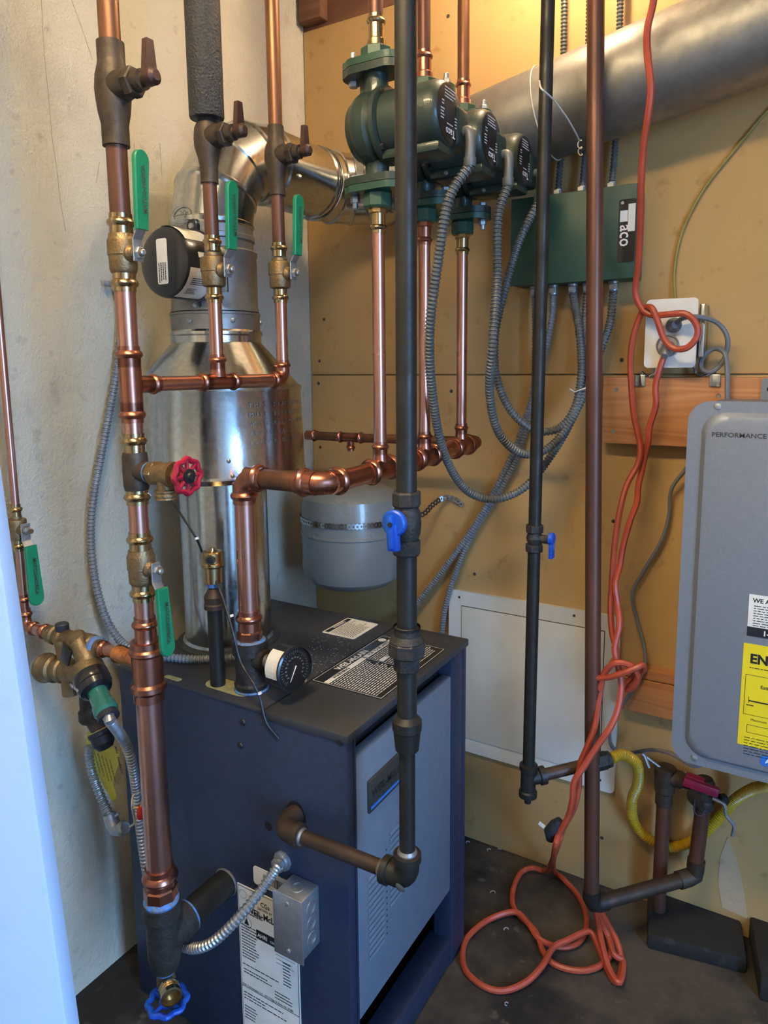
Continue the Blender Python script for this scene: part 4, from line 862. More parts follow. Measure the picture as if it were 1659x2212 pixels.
obj('reducing_coupling', G().lathe(a, gdir, [(.0125, 0), (.0165, .001), (.0175, .012), (.019, (b - a).length * .6), (.0205, (b - a).length * .64), (.0205, (b - a).length - .004), (.0165, (b - a).length), (.0138, (b - a).length + .003)], 24), 'iron', gp)
obj('pipe', pipe(gq(1565), gq(1430), rL), 'iron', gp)
u0, u1, u2, u3 = gq(1450), gq(1418), gq(1398), gq(1355)
obj('union', G().hexn(u0, gdir, .0185, (u1 - u0).length, 8).hexn(u1, gdir, .0258, (gq(1385) - u1).length, 8).lathe(gq(1385), gdir, [(.024, 0), (.02, .006), (.0185, .008), (.0185, .02), (.0185, (u3 - gq(1385)).length - .004), (.0145, (u3 - gq(1385)).length)], 24), 'iron_cast', gp)
obj('pipe', pipe(gq(1372), gq(1190), rL), 'iron', gp)
obj('pipe', pipe(gq(1075), ge + gdir * ((ZC - .003 - ge.z) / gdir.z), rL), 'iron', gp)
gv = thing('gas_valve', 'black iron gas cock with blue lever on the thick pipe before the grey tank', 'valve', gq(1200))
v0, v1 = gq(1200), gq(1062); vm = (v0 + v1) / 2; Lv = (v1 - v0).length
obj('body', G().hexn(v0, gdir, .019, Lv * .24, 8).lathe(v0 + gdir * Lv * .22, gdir, [(.0145, 0), (.0185, Lv * .12), (.0195, Lv * .28), (.0185, Lv * .45), (.0145, Lv * .56)], 24).hexn(v0 + gdir * Lv * .76, gdir, .0195, Lv * .24, 8).cyl(vm, vm + V((0, -.028, 0)), .009, n=16), 'iron_cast', gv)
hc = vm + V((-.001, -.026, .006))
obj('lever', G().lathe(hc, (0, -1, 0), [(.0158, 0), (.0172, .002), (.0172, .007), (.015, .009)], 28).box(hc + V((-.001, -.0055, -.019)), (.0165, .011, .036), (1, 0, .06), (0, 1, 0), .003).box(hc + V((-.001, -.011, -.011)), (.0095, .01, .044), (1, 0, .06), (0, 1, 0), .003), 'handle_blue', gv)
obj('lever_screw', G().lathe(hc + V((0, -.0155, 0)), (0, -1, 0), [(.0035, 0), (.003, .002)], 10), 'iron', gv)

# second black gas pipe
QY = 1.3; qb = PY(1141, 1688, QY); qt = PY(1184, 0, QY); qd = (qt - qb).normalized()
def qq(y): z = PY(1160, y, QY).z; return qb + qd * ((z - qb.z) / qd.z)
g2 = thing('gas_pipe', 'slim black iron gas pipe with drip leg in front of the white access panel', 'pipe', qq(1730))
obj('pipe', pipe(qq(1660), qq(1188), .0122), 'iron', g2)
obj('pipe', pipe(qq(1140), qb + qd * ((ZC - .003 - qb.z) / qd.z), .0122), 'iron', g2)
q0, q1 = qq(1728), qq(1655); Lq = (q1 - q0).length
obj('tee', G().lathe(q0, qd, [(.007, -.012), (.007, 0), (.013, 0), (.0185, .003), (.0185, .014), (.0155, .017), (.0155, Lq - .014), (.0185, Lq - .012), (.0185, Lq - .002), (.0135, Lq)], 22), 'iron', g2)
bt0 = (q0 + q1) / 2 + V((0, 0, .004)); bt1 = PY(1315, 1640, 1.42)
bdv = (bt1 - bt0).normalized()
obj('tee_branch', G().lathe(bt0, bdv, [(.015, .006), (.015, .022), (.0185, .024), (.0185, .036), (.0135, .037)], 20), 'iron', g2)
obj('branch_pipe', pipe(bt0 + bdv * .034, bt1 - bdv * .03, .0122), 'iron_brown', g2)
obj('flex_nut', G().hexn(bt1 - bdv * .034, bdv, .0185, .03, 6).lathe(bt1 - bdv * .006, bdv, [(.017, 0), (.0165, .008), (.012, .01)], 18), 'iron_cast', g2)
gv2 = thing('gas_valve', 'small black gas cock with blue tab handle on the slim pipe', 'valve', qq(1190))
w0, w1 = qq(1192), qq(1134); Lw = (w1 - w0).length; wm = (w0 + w1) / 2
obj('body', G().hexn(w0, qd, .0175, Lw * .28, 8).lathe(w0 + qd * Lw * .26, qd, [(.012, 0), (.016, Lw * .24), (.012, Lw * .48)], 20).hexn(w0 + qd * Lw * .72, qd, .0175, Lw * .28, 8).cyl(wm, wm + V((.034, 0, 0)), .0085, n=16), 'iron_cast', gv2)
obj('tab_handle', G().lathe(wm + V((.03, 0, .002)), (1, 0, 0), [(.0125, 0), (.0125, .007), (.01, .009)], 20).box(wm + V((.0345, 0, -.017)), (.008, .017, .038), bev=.002), 'handle_blue', gv2)
hdl = G(); text('handle_marks', 'OFF', .007, wm + V((.0387, -.004, -.006)), (0, 0, -1), (0, 1, 0), 'white_print', gv2)

# yellow flexible gas connector
fx = [bt1 + bdv * .004, PY(1345, 1630, 1.46), PY(1375, 1650, 1.5), PY(1378, 1690, 1.54), PY(1365, 1730, 1.57), PY(1370, 1775, 1.595), PY(1400, 1812, 1.604), PY(1445, 1830, 1.605), PY(1500, 1815, 1.605), PY(1545, 1775, 1.602), PY(1585, 1730, 1.59), PY(1625, 1705, 1.55), PY(1665, 1692, 1.5), PY(1700, 1650, 1.46)]
obj('gas_hose', corr(fx, .0118, .0052, 12, .84, 4), 'flex_yellow', None, label='yellow corrugated gas connector hose looping along the wall under the grey heater', cat='hose')

# ================================================================== RIGHT COPPER PIPE AND HEATER PIPING
cb = PZ(1277, 1955, .13); ct = PY(1287, 0, cb.y)
cpx = thing('copper_pipe', 'dark brown copper pipe standing beside the orange cord', 'pipe', cb)
rC = .0155
e2 = PZ(1497, 1895, .15); e2.y = min(e2.y, 1.575); e2 = PY(1497, 1893, min(e2.y, 1.57))
dC = (e2 - cb).normalized()
obj('pipe', pipe(cb + V((0, 0, .028)), cb + (ct - cb) * ((ZC - .003 - cb.z) / (ct.z - cb.z)), rC), 'copper_old', cpx)
obj('elbow', G().sweep([cb + V((0, 0, .036)), cb + V((0, 0, .016)), cb + V((0, 0, .004)) + dC * .006, cb + dC * .018, cb + dC * .036], .0185, 18), 'iron', cpx)
obj('pipe', pipe(cb + dC * .03, e2 - dC * .02, rC), 'iron_brown', cpx)
v2 = PY(1522, 1700, e2.y)
obj('elbow', G().sweep([e2 - dC * .036, e2 - dC * .014, e2 + V((.003, 0, .006)), e2 + V((.004, 0, .022)), e2 + V((.005, 0, .042))], .0185, 18), 'bronze_old', cpx)
obj('pipe', pipe(e2 + V((.004, 0, .035)), V((v2.x, e2.y, v2.z - .03)), rC), 'copper_old', cpx)
vx2, vy2 = v2.x, e2.y
hv = thing('service_valve', 'heater service valve with dark red handle under the grey heater', 'valve', (vx2, vy2, v2.z - .05))
obj('body', G().lathe((vx2, vy2, v2.z - .05), (0, 0, 1), [(.0165, 0), (.021, .004), (.021, .02), (.018, .024), (.0205, .04), (.0205, .062), (.016, .07)], 22).lathe((vx2, vy2, v2.z + .002), (-1, 0, 0), [(.016, .01), (.0155, .04), (.017, .041), (.017, .05)], 18).lathe((vx2, vy2, v2.z - .012), (-.4, -.9, 0), [(.012, .008), (.012, .022), (.0185, .023), (.0185, .03), (.0165, .031), (.0185, .033), (.0185, .037), (.009, .039)], 20), 'bronze_old', hv)
obj('handle', G().box((vx2 - .004, vy2 - .03, v2.z + .016), (.07, .014, .02), (1, .1, -.16), (0, 1, 0), .003).box((vx2 - .018, vy2 - .02, v2.z + .024), (.038, .02, .012), (1, .1, -.16), (0, 1, 0), .003), 'handle_maroon', hv)
obj('drain_lever', G().sweep(spl([(vx2 + .02, vy2 - .025, v2.z - .006), (vx2 + .042, vy2 - .03, v2.z - .01), (vx2 + .046, vy2 - .03, v2.z - .032), (vx2 + .062, vy2 - .03, v2.z - .05), (vx2 + .06, vy2 - .03, v2.z - .075)], 4), .0038, 8), 'zinc', hv)
obj('stem_nut', G().hexn((vx2 + .034, vy2 - .012, v2.z - .006), (.6, -.8, 0), .011, .016), 'iron', hv)
obj('cap_chain', cord([(vx2 - .014, vy2 - .036, v2.z - .014), (vx2 - .012, vy2 - .046, v2.z - .035), (vx2 + .0, vy2 - .044, v2.z - .04), (vx2 + .006, vy2 - .036, v2.z - .03)], .002, 6), 'wire_black', hv)
b3 = PY(1437, 1670, 1.57)
op = thing('water_pipe', 'short dark copper water pipe going down to the floor by the wall', 'pipe', (b3.x, 1.57, 0))
obj('pipe', pipe((b3.x, 1.57, .003), (b3.x, 1.57, b3.z - .02), .0155), 'copper_old', op)
obj('valve_body', G().lathe((b3.x, 1.57, b3.z - .075), (0, 0, 1), [(.0155, 0), (.0185, .002), (.0185, .03), (.0215, .034), (.0225, .05), (.0235, .07), (.0235, .088), (.02, .09)], 22).lathe((b3.x, 1.57, b3.z - .006), (1, 0, 0), [(.019, .008), (.019, .036), (.0165, .037)], 20), 'bronze_old', op)
obj('union_washer', G().lathe((b3.x + .036, 1.57, b3.z - .006), (1, 0, 0), [(.0185, 0), (.0185, .006), (.015, .007)], 20), 'wire_white', op)
obj('link_pipe', pipe((b3.x + .04, 1.57, b3.z - .006), (vx2 - .045, 1.57, v2.z + .002), .015), 'bronze_old', op)
obj('lever_stem', pipe((b3.x, 1.57, b3.z + .004), PY(1389, 1630, 1.55), .003, 8), 'zinc', op)
obj('hanging_lever', G().sweep([PY(1388, 1628, 1.55), PY(1392, 1632, 1.55), PY(1402, 1658, 1.55)], .004, 8), 'zinc', op)

# ================================================================== BACK WALL FITTINGS
def yfor(px, py, X):            # depth at which the pixel ray reaches X
    return PX(px, py, X).y
Xr = PY(1394, 400, YB).x; Yr = yfor(1376, 400, Xr); Yr = max(1.50, min(Yr, 1.58))
ta, tb = PY(1105, 432, Yr), PY(1374, 597, Yr); Xl_ = ta.x; zlo, zhi = PY(1240, 608, Yr).z, PY(1240, 414, Yr).z
rb_ = thing('relay_box', 'dark green zone relay control box mounted on the tan wall', 'control box', ((Xl_ + Xr) / 2, YB, zlo))
obj('housing', G().bx(Xl_, Xr, Yr + .004, YB - .0005, zlo, zhi, .003), 'relay_green', rb_)
rc = obj('cover', G().bx(Xl_ - .001, Xr + .001, Yr, Yr + .004, zlo - .001, zhi + .001, .0015), 'relay_green', rb_)
s0, s1 = PY(1338, 432, Yr), PY(1370, 565, Yr)
sp_ = obj('name_plate', G().prism(rrect(s1.x - s0.x, s0.z - s1.z, .004), ((s0.x + s1.x) / 2, Yr - .0002, (s0.z + s1.z) / 2), (1, 0, 0), (0, 0, 1), .0012), 'label_black', rc)
pz0 = PY(1340, 456, Yr)
g = G(); yq = Yr - .0016
quad(g, [(s0.x + .003, yq, pz0.z), (s0.x + .018, yq, pz0.z), (s0.x + .018, yq, pz0.z - .022), (s0.x + .003, yq, pz0.z - .022)]); obj('letter_block', g, 'white_print', sp_, smooth=0)
text('lettering', 'aco', .036, (s0.x + .004, yq, pz0.z - .028), (0, 0, -1), (1, 0, 0), 'white_print', sp_, bold=.012, sx=.85)
g = G(); quad(g, [(s1.x - .015, yq, pz0.z + .012), (s1.x - .001, yq, pz0.z + .012), (s1.x - .001, yq, pz0.z - .042), (s1.x - .015, yq, pz0.z - .042)]); st_ = obj('paper_strip', g, 'paper', sp_, smooth=0)
obj('cover_screw', G().lathe((s0.x + .007, Yr - .001, s0.z - .007), (0, -1, 0), [(.004, 0), (.003, .002)], 10), 'zinc', sp_)
def connector(parent, x, y, z, d=-1, r=.0095):
    return obj('conduit_connector', G().lathe((x, y, z), (0, 0, d), [(r * 1.15, -.001), (r * 1.15, .004), (r, .006), (r, .02), (r * .8, .021)], 14).box((x, y - r, z + d * .012), (.012, .006, .01)), 'zinc', parent)
yc = (Yr + YB) / 2 + .01
def bx_at(px, y=None):
    p = PY(px, 606, y or yc); return p.x
CB = {px: bx_at(px) for px in (1156, 1196, 1238, 1270, 1326)}
for px, x in CB.items(): connector(rb_, x, yc, zlo)
for i, px in enumerate((1206, 1258, 1322)):
    p = PY(px, 395, yc)
    connector(rb_, p.x, yc, zhi, 1)
    obj('flex_conduit', corr([(p.x, yc, zhi + .015), (p.x + .003, yc + .004, zhi + .1), (p.x + .005, yc, zhi + .25), (p.x, yc, ZC - .003)], .0072, .0062, 10, .8), 'conduit_dark', None, label=('grey flexible conduit rising from the relay box top nearest the pumps', 'grey flexible conduit rising from the middle of the relay box top', 'grey flexible conduit rising from the relay box top beside the name plate')[i], cat='conduit', group='conduits above the relay box')
def cnd(nm, pts, r, mat, label, group=None, pitch=.0058, n=10):
    return obj(nm, corr([PY(*p) if isinstance(p, tuple) else p for p in pts], r, pitch, n, .82), mat, None, label=label, cat='conduit', group=group)
gpc = 'conduits between pumps and relay box'
def ps0(y):  # conduit start under a pump's cable elbow
    return V((hx(y) + .149, y + .043, PZc + (y - 1.068) * .02 - .072))
cnd('flex_conduit', [ps0(PYS[0]), (970, 430, 1.1), (947, 560, 1.11), (928, 720, 1.14), (935, 860, 1.2), (960, 980, 1.28), (1005, 1056, 1.36), (1065, 1078, 1.42), (1130, 1055, 1.46), (1190, 985, 1.51), (1238, 900, 1.54), (1268, 800, 1.57), V((CB[1270], yc - .012, zlo - .09)), V((CB[1270], yc, zlo - .018))], .0092, 'conduit_dark', 'grey flexible conduit in the lowest loop, from the pump nearest the riser', gpc)
cnd('flex_conduit', [ps0(PYS[1]), (1076, 470, 1.27), (1074, 600, 1.27), (1064, 740, 1.25), (1058, 850, 1.3), (1078, 935, 1.36), (1128, 980, 1.42), (1185, 968, 1.47), (1230, 915, 1.51), (1262, 850, 1.54), (1292, 770, 1.57), V((CB[1326] - .004, yc - .008, zlo - .09)), V((CB[1326], yc, zlo - .018))], .0092, 'conduit_dark', 'grey flexible conduit in the middle loop, from the middle pump', gpc)
cnd('flex_conduit', [ps0(PYS[2]), (1122, 520, 1.43), (1092, 620, 1.42), (1070, 720, 1.4), (1072, 810, 1.42), (1102, 885, 1.45), (1152, 928, 1.48), (1205, 926, 1.5), (1242, 880, 1.525), (1256, 800, 1.545), (1250, 705, 1.56), V((CB[1238], yc, zlo - .018))], .0092, 'conduit_dark', 'grey flexible conduit in the highest loop, from the farthest pump', gpc)
gw = 'conduits slanting down the wall behind the boiler'
cnd('flex_conduit', [V((CB[1196], yc, zlo - .018)), (1190, 700, 1.59), (1166, 800, 1.597), (1140, 890, 1.6), (1105, 985, 1.6), (1042, 1108, 1.6), (980, 1200, 1.6), (915, 1285, 1.6), (860, 1350, 1.58), (800, 1400, 1.5)], .0078, 'conduit_gray', 'pale flexible conduit slanting down the tan wall, upper of two', gw)
cnd('flex_conduit', [V((CB[1156], yc, zlo - .018)), (1156, 760, 1.59), (1148, 870, 1.6), (1118, 985, 1.603), (1070, 1075, 1.605), (1022, 1150, 1.605), (985, 1235, 1.605), (962, 1310, 1.605), (954, 1370, 1.605), (945, 1440, 1.6)], .0078, 'conduit_gray', 'pale flexible conduit slanting down to the white access panel, lower of two', gw)
p = PY(1256, 842, 1.535); zt_ = thing('cable_tie', 'white cable tie holding two looped conduits together', 'cable tie', p)
obj('tie_band', G().sweep([p + V((.016 * math.cos(t), .01 * math.sin(t), .006 * math.cos(t))) for t in [i * PI / 10 for i in range(20)]], .0016, 6, closed=True), 'wire_white', zt_)
obj('tie_tail', cord([p + V((-.014, -.006, -.004)), p + V((-.022, -.012, .002))], .0014, 5), 'wire_white', zt_)

# white access panel
pa, pb3 = PY(985, 1270, YB - .012), PY(1330, 1700, YB - .012); zT_, zB_ = .695, .258; xa, xb = -.772, -.338
ap = thing('access_panel', 'scuffed white metal access panel on the wall behind the gas pipe', 'access panel', ((xa + xb) / 2, YB, zB_))
obj('frame', G().prism(rrect(xb - xa, zT_ - zB_, .012), ((xa + xb) / 2, YB - .001, (zT_ + zB_) / 2), (1, 0, 0), (0, 0, 1), .011), 'panel_white', ap)
obj('door_gap', G().bx(xa + .036, xb - .034, YB - .0125, YB - .0118, zB_ + .038, zT_ - .038), 'mark_dark', ap)
dr = obj('door', G().bx(xa + .0375, xb - .0355, YB - .0155, YB - .0126, zB_ + .0395, zT_ - .0395, .001), 'panel_white', ap)
for q in ((992, 1290), (1240, 1330), (1296, 1685)):
    p = PY(q[0], q[1], YB - .012); obj('screw_hole', G().lathe((p.x, YB - .0118, p.z), (0, -1, 0), [(.0035, 0), (.003, .001)], 10), 'mark_dark', ap)

# wooden boards
x1_ = PY(1303, 815, 1.585).x; z1_, z0_ = PY(1303, 815, 1.585).z, PY(1300, 957, 1.585).z
wbd = thing('mounting_board', 'pale wooden board screwed to the wall below the white outlet plate', 'board', (.1, 1.604, z0_))
obj('plank', G().bx(x1_, .62, 1.585, YB - .0005, z0_, z1_, .002), 'wood_board', wbd)
for q in ((1331, 842), (1325, 932), (1552, 855)):
    p = PY(q[0], q[1], 1.585); obj('screw', G().lathe((p.x, 1.5852, p.z), (0, -1, 0), [(.005, 0), (.0045, .001), (.001, .0005)], 10), 'galv_dull', wbd)
x2_ = PY(1342, 1440, 1.59).x; a2, b2_, c2_ = PY(1342, 1437, 1.59).z, PY(1342, 1458, 1.59).z, PY(1342, 1530, 1.59).z
wb2 = thing('mounting_board', 'pair of stacked wooden cleats behind the lower edge of the grey heater', 'board', (.1, 1.6, c2_))
obj('plank', G().bx(x2_, .55, 1.59, YB - .0005, b2_ + .001, a2, .002), 'wood_board', wb2)
obj('plank', G().bx(x2_ - .003, .55, 1.588, YB - .0005, c2_, b2_ - .001, .002), 'wood_board', wb2)

# outlet
oy = 1.556; o0, o1 = PY(1397, 648, oy), PY(1502, 794, oy); oc_ = (o0 + o1) / 2
ol = thing('outlet_box', 'white cover plate electrical outlet box on metal brackets above the board', 'outlet', (oc_.x, oy, o1.z))
obj('cover_plate', G().prism(rrect(o1.x - o0.x, o0.z - o1.z, .009), (oc_.x, oy + .005, oc_.z), (1, 0, 0), (0, 0, 1), .007), 'plate_white', ol)
obj('back_box', G().bx(o0.x + .012, o1.x - .012, oy + .006, YB - .001, o1.z + .01, o0.z - .01, .002), 'zinc', ol)
rp1, rp2 = PY(1455, 703, oy), PY(1443, 747, oy)
obj('receptacle', G().lathe(rp1 + V((0, .001, 0)), (0, -1, 0), [(.0185, 0), (.0185, .003), (.016, .004)], 24), 'plate_white', ol)
obj('receptacle', G().lathe(rp2 + V((0, .001, 0)), (0, -1, 0), [(.0225, 0), (.0225, .006), (.02, .008), (.0185, .004)], 28), 'zinc', ol)
obj('side_bracket', G().bx(o1.x + .001, o1.x + .012, oy + .012, YB - .001, o1.z + .02, o0.z - .012, .002), 'galv', ol)
for sx_, px in ((-1, 1383), (1, 1545)):
    pt_ = PY(px, 822, 1.583); xx_ = o0.x + .02 if sx_ < 0 else o1.x - .01
    obj('bracket_leg', G().sweep([V((xx_, 1.6, o1.z + .012)), V((xx_ + sx_ * .006, 1.6, o1.z - .012)), V((xx_ + sx_ * .018, 1.595, o1.z - .02)), V((pt_.x, 1.59, pt_.z + .018))], .0035, 8).box((pt_.x, 1.5825, pt_.z), (.02, .004, .024), bev=.001), 'galv', ol)
pg = thing('power_plug', 'grey moulded plug and cable feeding the grey heater from the outlet', 'plug', rp1)
obj('plug_body', G().lathe(rp1 + V((0, -.003, 0)), (.35, -.9, .05), [(.015, 0), (.0155, .004), (.014, .012), (.0075, .02)], 20), 'cord_gray', pg)
obj('cable', cord([rp1 + V((.004, -.016, .002)), PY(1480, 686, 1.53), PY(1520, 686, 1.54), PY(1555, 702, 1.56), PY(1572, 735, 1.57), PY(1562, 780, 1.58), PY(1535, 803, 1.58), PY(1515, 795, 1.585), PY(1520, 770, 1.59), PY(1545, 753, 1.585), PY(1566, 765, 1.57), PY(1571, 800, 1.565), PY(1571, 850, 1.56), PY(1573, 900, 1.56)], .0048, 8), 'cord_gray', pg)
obj('control_cable', cord([PY(1500, 990, 1.57), PY(1478, 1018, 1.59), PY(1450, 1058, 1.6), PY(1445, 1115, 1.605), PY(1428, 1170, 1.605), PY(1388, 1238, 1.605), PY(1366, 1285, 1.605), PY(1378, 1345, 1.6), PY(1392, 1400, 1.585), PY(1392, 1440, 1.575), PY(1372, 1482, 1.57), PY(1337, 1535, 1.57), PY(1318, 1575, 1.59), PY(1322, 1612, 1.595), PY(1352, 1627, 1.59), PY(1405, 1620, 1.55), PY(1450, 1628, 1.5), PY(1500, 1655, 1.47), PY(1530, 1640, 1.47)], .0042, 8), 'cord_gray', None, label='thin grey control cable curving down the wall to the heater underside', cat='cable')
obj('wall_cable', cord([PY(1459, 655, 1.611), PY(1456, 590, 1.616), PY(1472, 505, 1.617), PY(1518, 412, 1.617), PY(1588, 322, 1.617), PY(1665, 232, 1.617), PY(1760, 130, 1.615)], .003, 8), 'cord_yellow', None, label='old yellow cable stapled to the wall above the outlet', cat='cable')

# tankless water heater
hy = 1.35; hx0 = PY(1487, 900, hy).x; hx1 = hx0 + .47; hz1 = PY(1500, 866, hy).z; hz0 = PY(1460, 1640, hy).z
wh = thing('water_heater', 'grey tankless water heater hung on the back wall', 'water heater', ((hx0 + hx1) / 2, 1.47, hz0))
hc_ = V(((hx0 + hx1) / 2, 1.58, (hz0 + hz1) / 2))
obj('cabinet', G().prism(rrect(hx1 - hx0 - .012, hz1 - hz0 - .012, .03, 8), hc_, (1, 0, 0), (0, 0, 1), .226), 'heater_gray', wh)
obj('front_rim', G().prism(rrect(hx1 - hx0, hz1 - hz0, .036, 8), hc_ + V((0, -.22, 0)), (1, 0, 0), (0, 0, 1), .012), 'heater_gray', wh)
W_, H_ = hx1 - hx0, hz1 - hz0; g = G(); rings = []
for ins, dy in ((.018, 0), (.02, .003), (.026, .0095), (.032, .011)):
    rr = rrect(W_ - 2 * ins - .01, H_ - 2 * ins, .036, 8); rings.append([hc_ + V((x, -.2315 - dy, z)) for x, z in rr])
n = len(rings[0])
for q in rings: g.v += q
for i in range(3): g.f += [(i * n + k_, i * n + (k_ + 1) % n, (i + 1) * n + (k_ + 1) % n, (i + 1) * n + k_) for k_ in range(n)]
g.f.append(tuple(3 * n + k_ for k_ in range(n))); fcv = obj('front_cover', g, 'heater_gray', wh)
yh = hc_.y - .2427
for q in ((1551, 878), (1500, 1637)):
    p = PY(q[0], q[1], hc_.y - .232); obj('screw', G().lathe((p.x, hc_.y - .2318, p.z), (0, -1, 0), [(.006, 0), (.0055, .002), (.002, .003)], 12), 'zinc', wh)
p = PY(1537, 943, yh); text('lettering', 'PERFORMANCE', .0112, p, Xv, Zv, 'mark_dark', fcv, bold=.015, sx=1.08); text('lettering', 'PLATINUM', .0112, p + V((.099, 0, 0)), Xv, Zv, 'mark_dark', fcv, sx=1.02)
a, b = PY(1619, 1283, yh), PY(1612, 1372, yh)
nt_ = obj('notice_sticker', G().bx(a.x, a.x + .12, yh - .0006, yh, b.z, a.z), 'paper', fcv)
zbb = PY(1613, 1352, yh).z
obj('sticker_band', G().bx(a.x, a.x + .12, yh - .0009, yh - .0006, b.z, zbb), 'damper_black', nt_)
text('lettering', 'WE ARE HERE TO HELP', .0105, (a.x + .006, yh - .0006, a.z - .0135), Xv, Zv, 'ink', nt_, bold=.03); g = G(); lines(g, (a.x + .008, yh - .0006, a.z - .019), Xv, Zv, .1, 10, .0044, .0014, .3); obj('printed_lines', g, 'ink', nt_, smooth=0)
text('lettering', '1-800-432-8373', .0125, (a.x + .024, yh - .001, b.z + .004), Xv, Zv, 'white_print', nt_, bold=.03)
a, b = PY(1607, 1388, yh), PY(1590, 1605, yh)
eg_ = obj('energy_label', G().bx(a.x, a.x + .14, yh - .0006, yh, b.z, a.z), 'guide_yellow', fcv); ye = yh - .0006
text('lettering', 'ENERGYGUIDE', .0235, (a.x + .011, ye, a.z - .034), Xv, Zv, 'ink', eg_, bold=.04, sx=.95); text('lettering', 'Estimated Yearly Energy Cost', .0085, (a.x + .03, ye, a.z - .078), Xv, Zv, 'ink', eg_, bold=.02); text('lettering', 'Maximum GPM', .0065, (a.x + .018, ye, a.z - .14), Xv, Zv, 'ink', eg_)
g = G()
def fr(x0, x1, z0, z1, t_=.0008):
    for q in ((x0, x1, z0, z0 + t_), (x0, x1, z1 - t_, z1), (x0, x0 + t_, z0, z1), (x1 - t_, x1, z0, z1)): quad(g, [(q[0], ye - .0004, q[2]), (q[1], ye - .0004, q[2]), (q[1], ye - .0004, q[3]), (q[0], ye - .0004, q[3])])
fr(a.x + .006, a.x + .134, a.z - .13, a.z - .056); fr(a.x + .013, a.x + .1, a.z - .163, a.z - .148); quad(g, [(a.x + .013, ye - .0004, a.z - .105), (a.x + .12, ye - .0004, a.z - .105), (a.x + .12, ye - .0004, a.z - .1025), (a.x + .013, ye - .0004, a.z - .1025)]); quad(g, [(a.x + .013, ye - .0004, a.z - .108), (a.x + .0138, ye - .0004, a.z - .108), (a.x + .0138, ye - .0004, a.z - .096), (a.x + .013, ye - .0004, a.z - .096)])
lines(g, (a.x + .011, ye, a.z - .042), Xv, Zv, .07, 1, .01, .0015); lines(g, (a.x + .01, ye, a.z - .111), Xv, Zv, .012, 1, .01, .002); lines(g, (a.x + .01, ye, a.z - .172), Xv, Zv, .12, 7, .0052, .0012, .4)
obj('printed_lines', g, 'ink', eg_, smooth=0)
p = PY(1645, 1642, yh); bb = obj('brand_badge', G().prism(rrect(.07, .018, .005), p + V((.033, 0, 0)), Xv, Zv, .0008), 'badge_blue', fcv); text('lettering', 'A.O. Smith', .0105, p + V((.006, -.001, -.003)), Xv, Zv, 'white_print', bb, bold=.04)
p = PY(1650, 845, 1.58); obj('hanging_bracket', G().prism(rrect(.05, .05, .006), (p.x + .02, 1.582, p.z), Xv, Zv, .003), 'heater_gray', wh)
obj('bracket_hole', G().lathe((p.x + .012, 1.5788, p.z + .004), (0, -1, 0), [(.007, 0), (.007, .0006)], 14), 'void_black', wh)
obj('pipe_stub', G().cyl((vx2, vy2 - .04, hz0 - .012), (vx2, vy2 - .04, hz0 + .006), .014).cyl((vx2, vy2 - .005, hz0 - .04), (vx2, vy2 - .04, hz0 - .008), .012), 'bronze_old', wh)

# ================================================================== FLEX CONDUITS AT THE LEFT
cq = [PX(256, 618, -1.185), PX(262, 680, -1.186), PX(255, 780, -1.188), PX(238, 880, -1.19), PX(218, 985, -1.19), PX(201, 1080, -1.19), PX(196, 1160, -1.19), PX(205, 1250, -1.18), PX(225, 1325, -1.165), PX(252, 1375, -1.14), PX(285, 1402, -1.09), PZ(340, 1417, BH + .016), PZ(420, 1424, BH + .0125), PZ(500, 1421, BH + .0125), PZ(530, 1418, BH + .012)]
obj('flex_conduit', corr(cq, .0082, .0062, 10, .82), 'conduit_gray', None, label='long grey flexible conduit drooping down the plaster wall onto the boiler top', cat='conduit')
kp = PX(256, 616, -1.185); kc = thing('conduit_clamp', 'small steel conduit clamp screwed to the plaster wall', 'clamp', kp)
obj('clamp_strap', G().lathe(kp + V((0, 0, -.004)), (0, 0, 1), [(.0088, 0), (.0105, .001), (.0105, .009), (.0088, .01)], 14).box(kp + V((-.012, -.016, .002)), (.005, .02, .011), bev=.001), 'zinc', kc)
obj('screw', G().lathe(kp + V((-.009, -.018, .002)), (1, 0, 0), [(.004, 0), (.0035, .003), (.001, .004)], 10), 'zinc', kc)
p0c = PY(612, 1858, Y0)
s1p = [p0c + V((0, -.012, 0)), PY(600, 1872, .815), PY(560, 1928, .785), PY(510, 1988, .755), PY(462, 2033, .735), PY(425, 2048, .73), PY(395, 2042, .745), PY(362, 2012, .775), PY(335, 1960, .79), PY(318, 1890, .79), PY(304, 1800, .785), PY(295, 1715, .775), PY(284, 1645, .755), PY(268, 1600, .73), pc0 + kd * .112, pc0 + kd * .1]
obj('flex_conduit', corr(s1p, .0088, .0062, 12, .82), 'conduit_steel', None, label='bare steel flexible conduit from the boiler side looping up behind the thick copper pipe', cat='conduit')
cc = thing('conduit_connector', 'steel conduit connector screwed into the boiler side above the junction box', 'connector', p0c)
obj('locknut', G().hexn(p0c, (0, -1, 0), .0175, .005, 10), 'zinc', cc); obj('collar', G().lathe(p0c + V((0, -.005, 0)), (0, -1, 0), [(.0125, 0), (.0125, .012), (.0105, .013)], 18), 'zinc', cc)
ys2 = .775
s2p = [PY(192, 1612, ys2), PY(195, 1650, ys2), PY(206, 1690, ys2), PY(222, 1730, ys2), PY(240, 1765, ys2)]
obj('flex_conduit', corr(s2p, .0086, .0062, 12, .82), 'conduit_steel', None, label='short bare steel flexible conduit ending loose by the yellow tag', cat='conduit')
ce = thing('conduit_elbow', 'loose silver angled conduit fitting with bare wires beside the boiler', 'connector', PY(255, 1790, ys2))
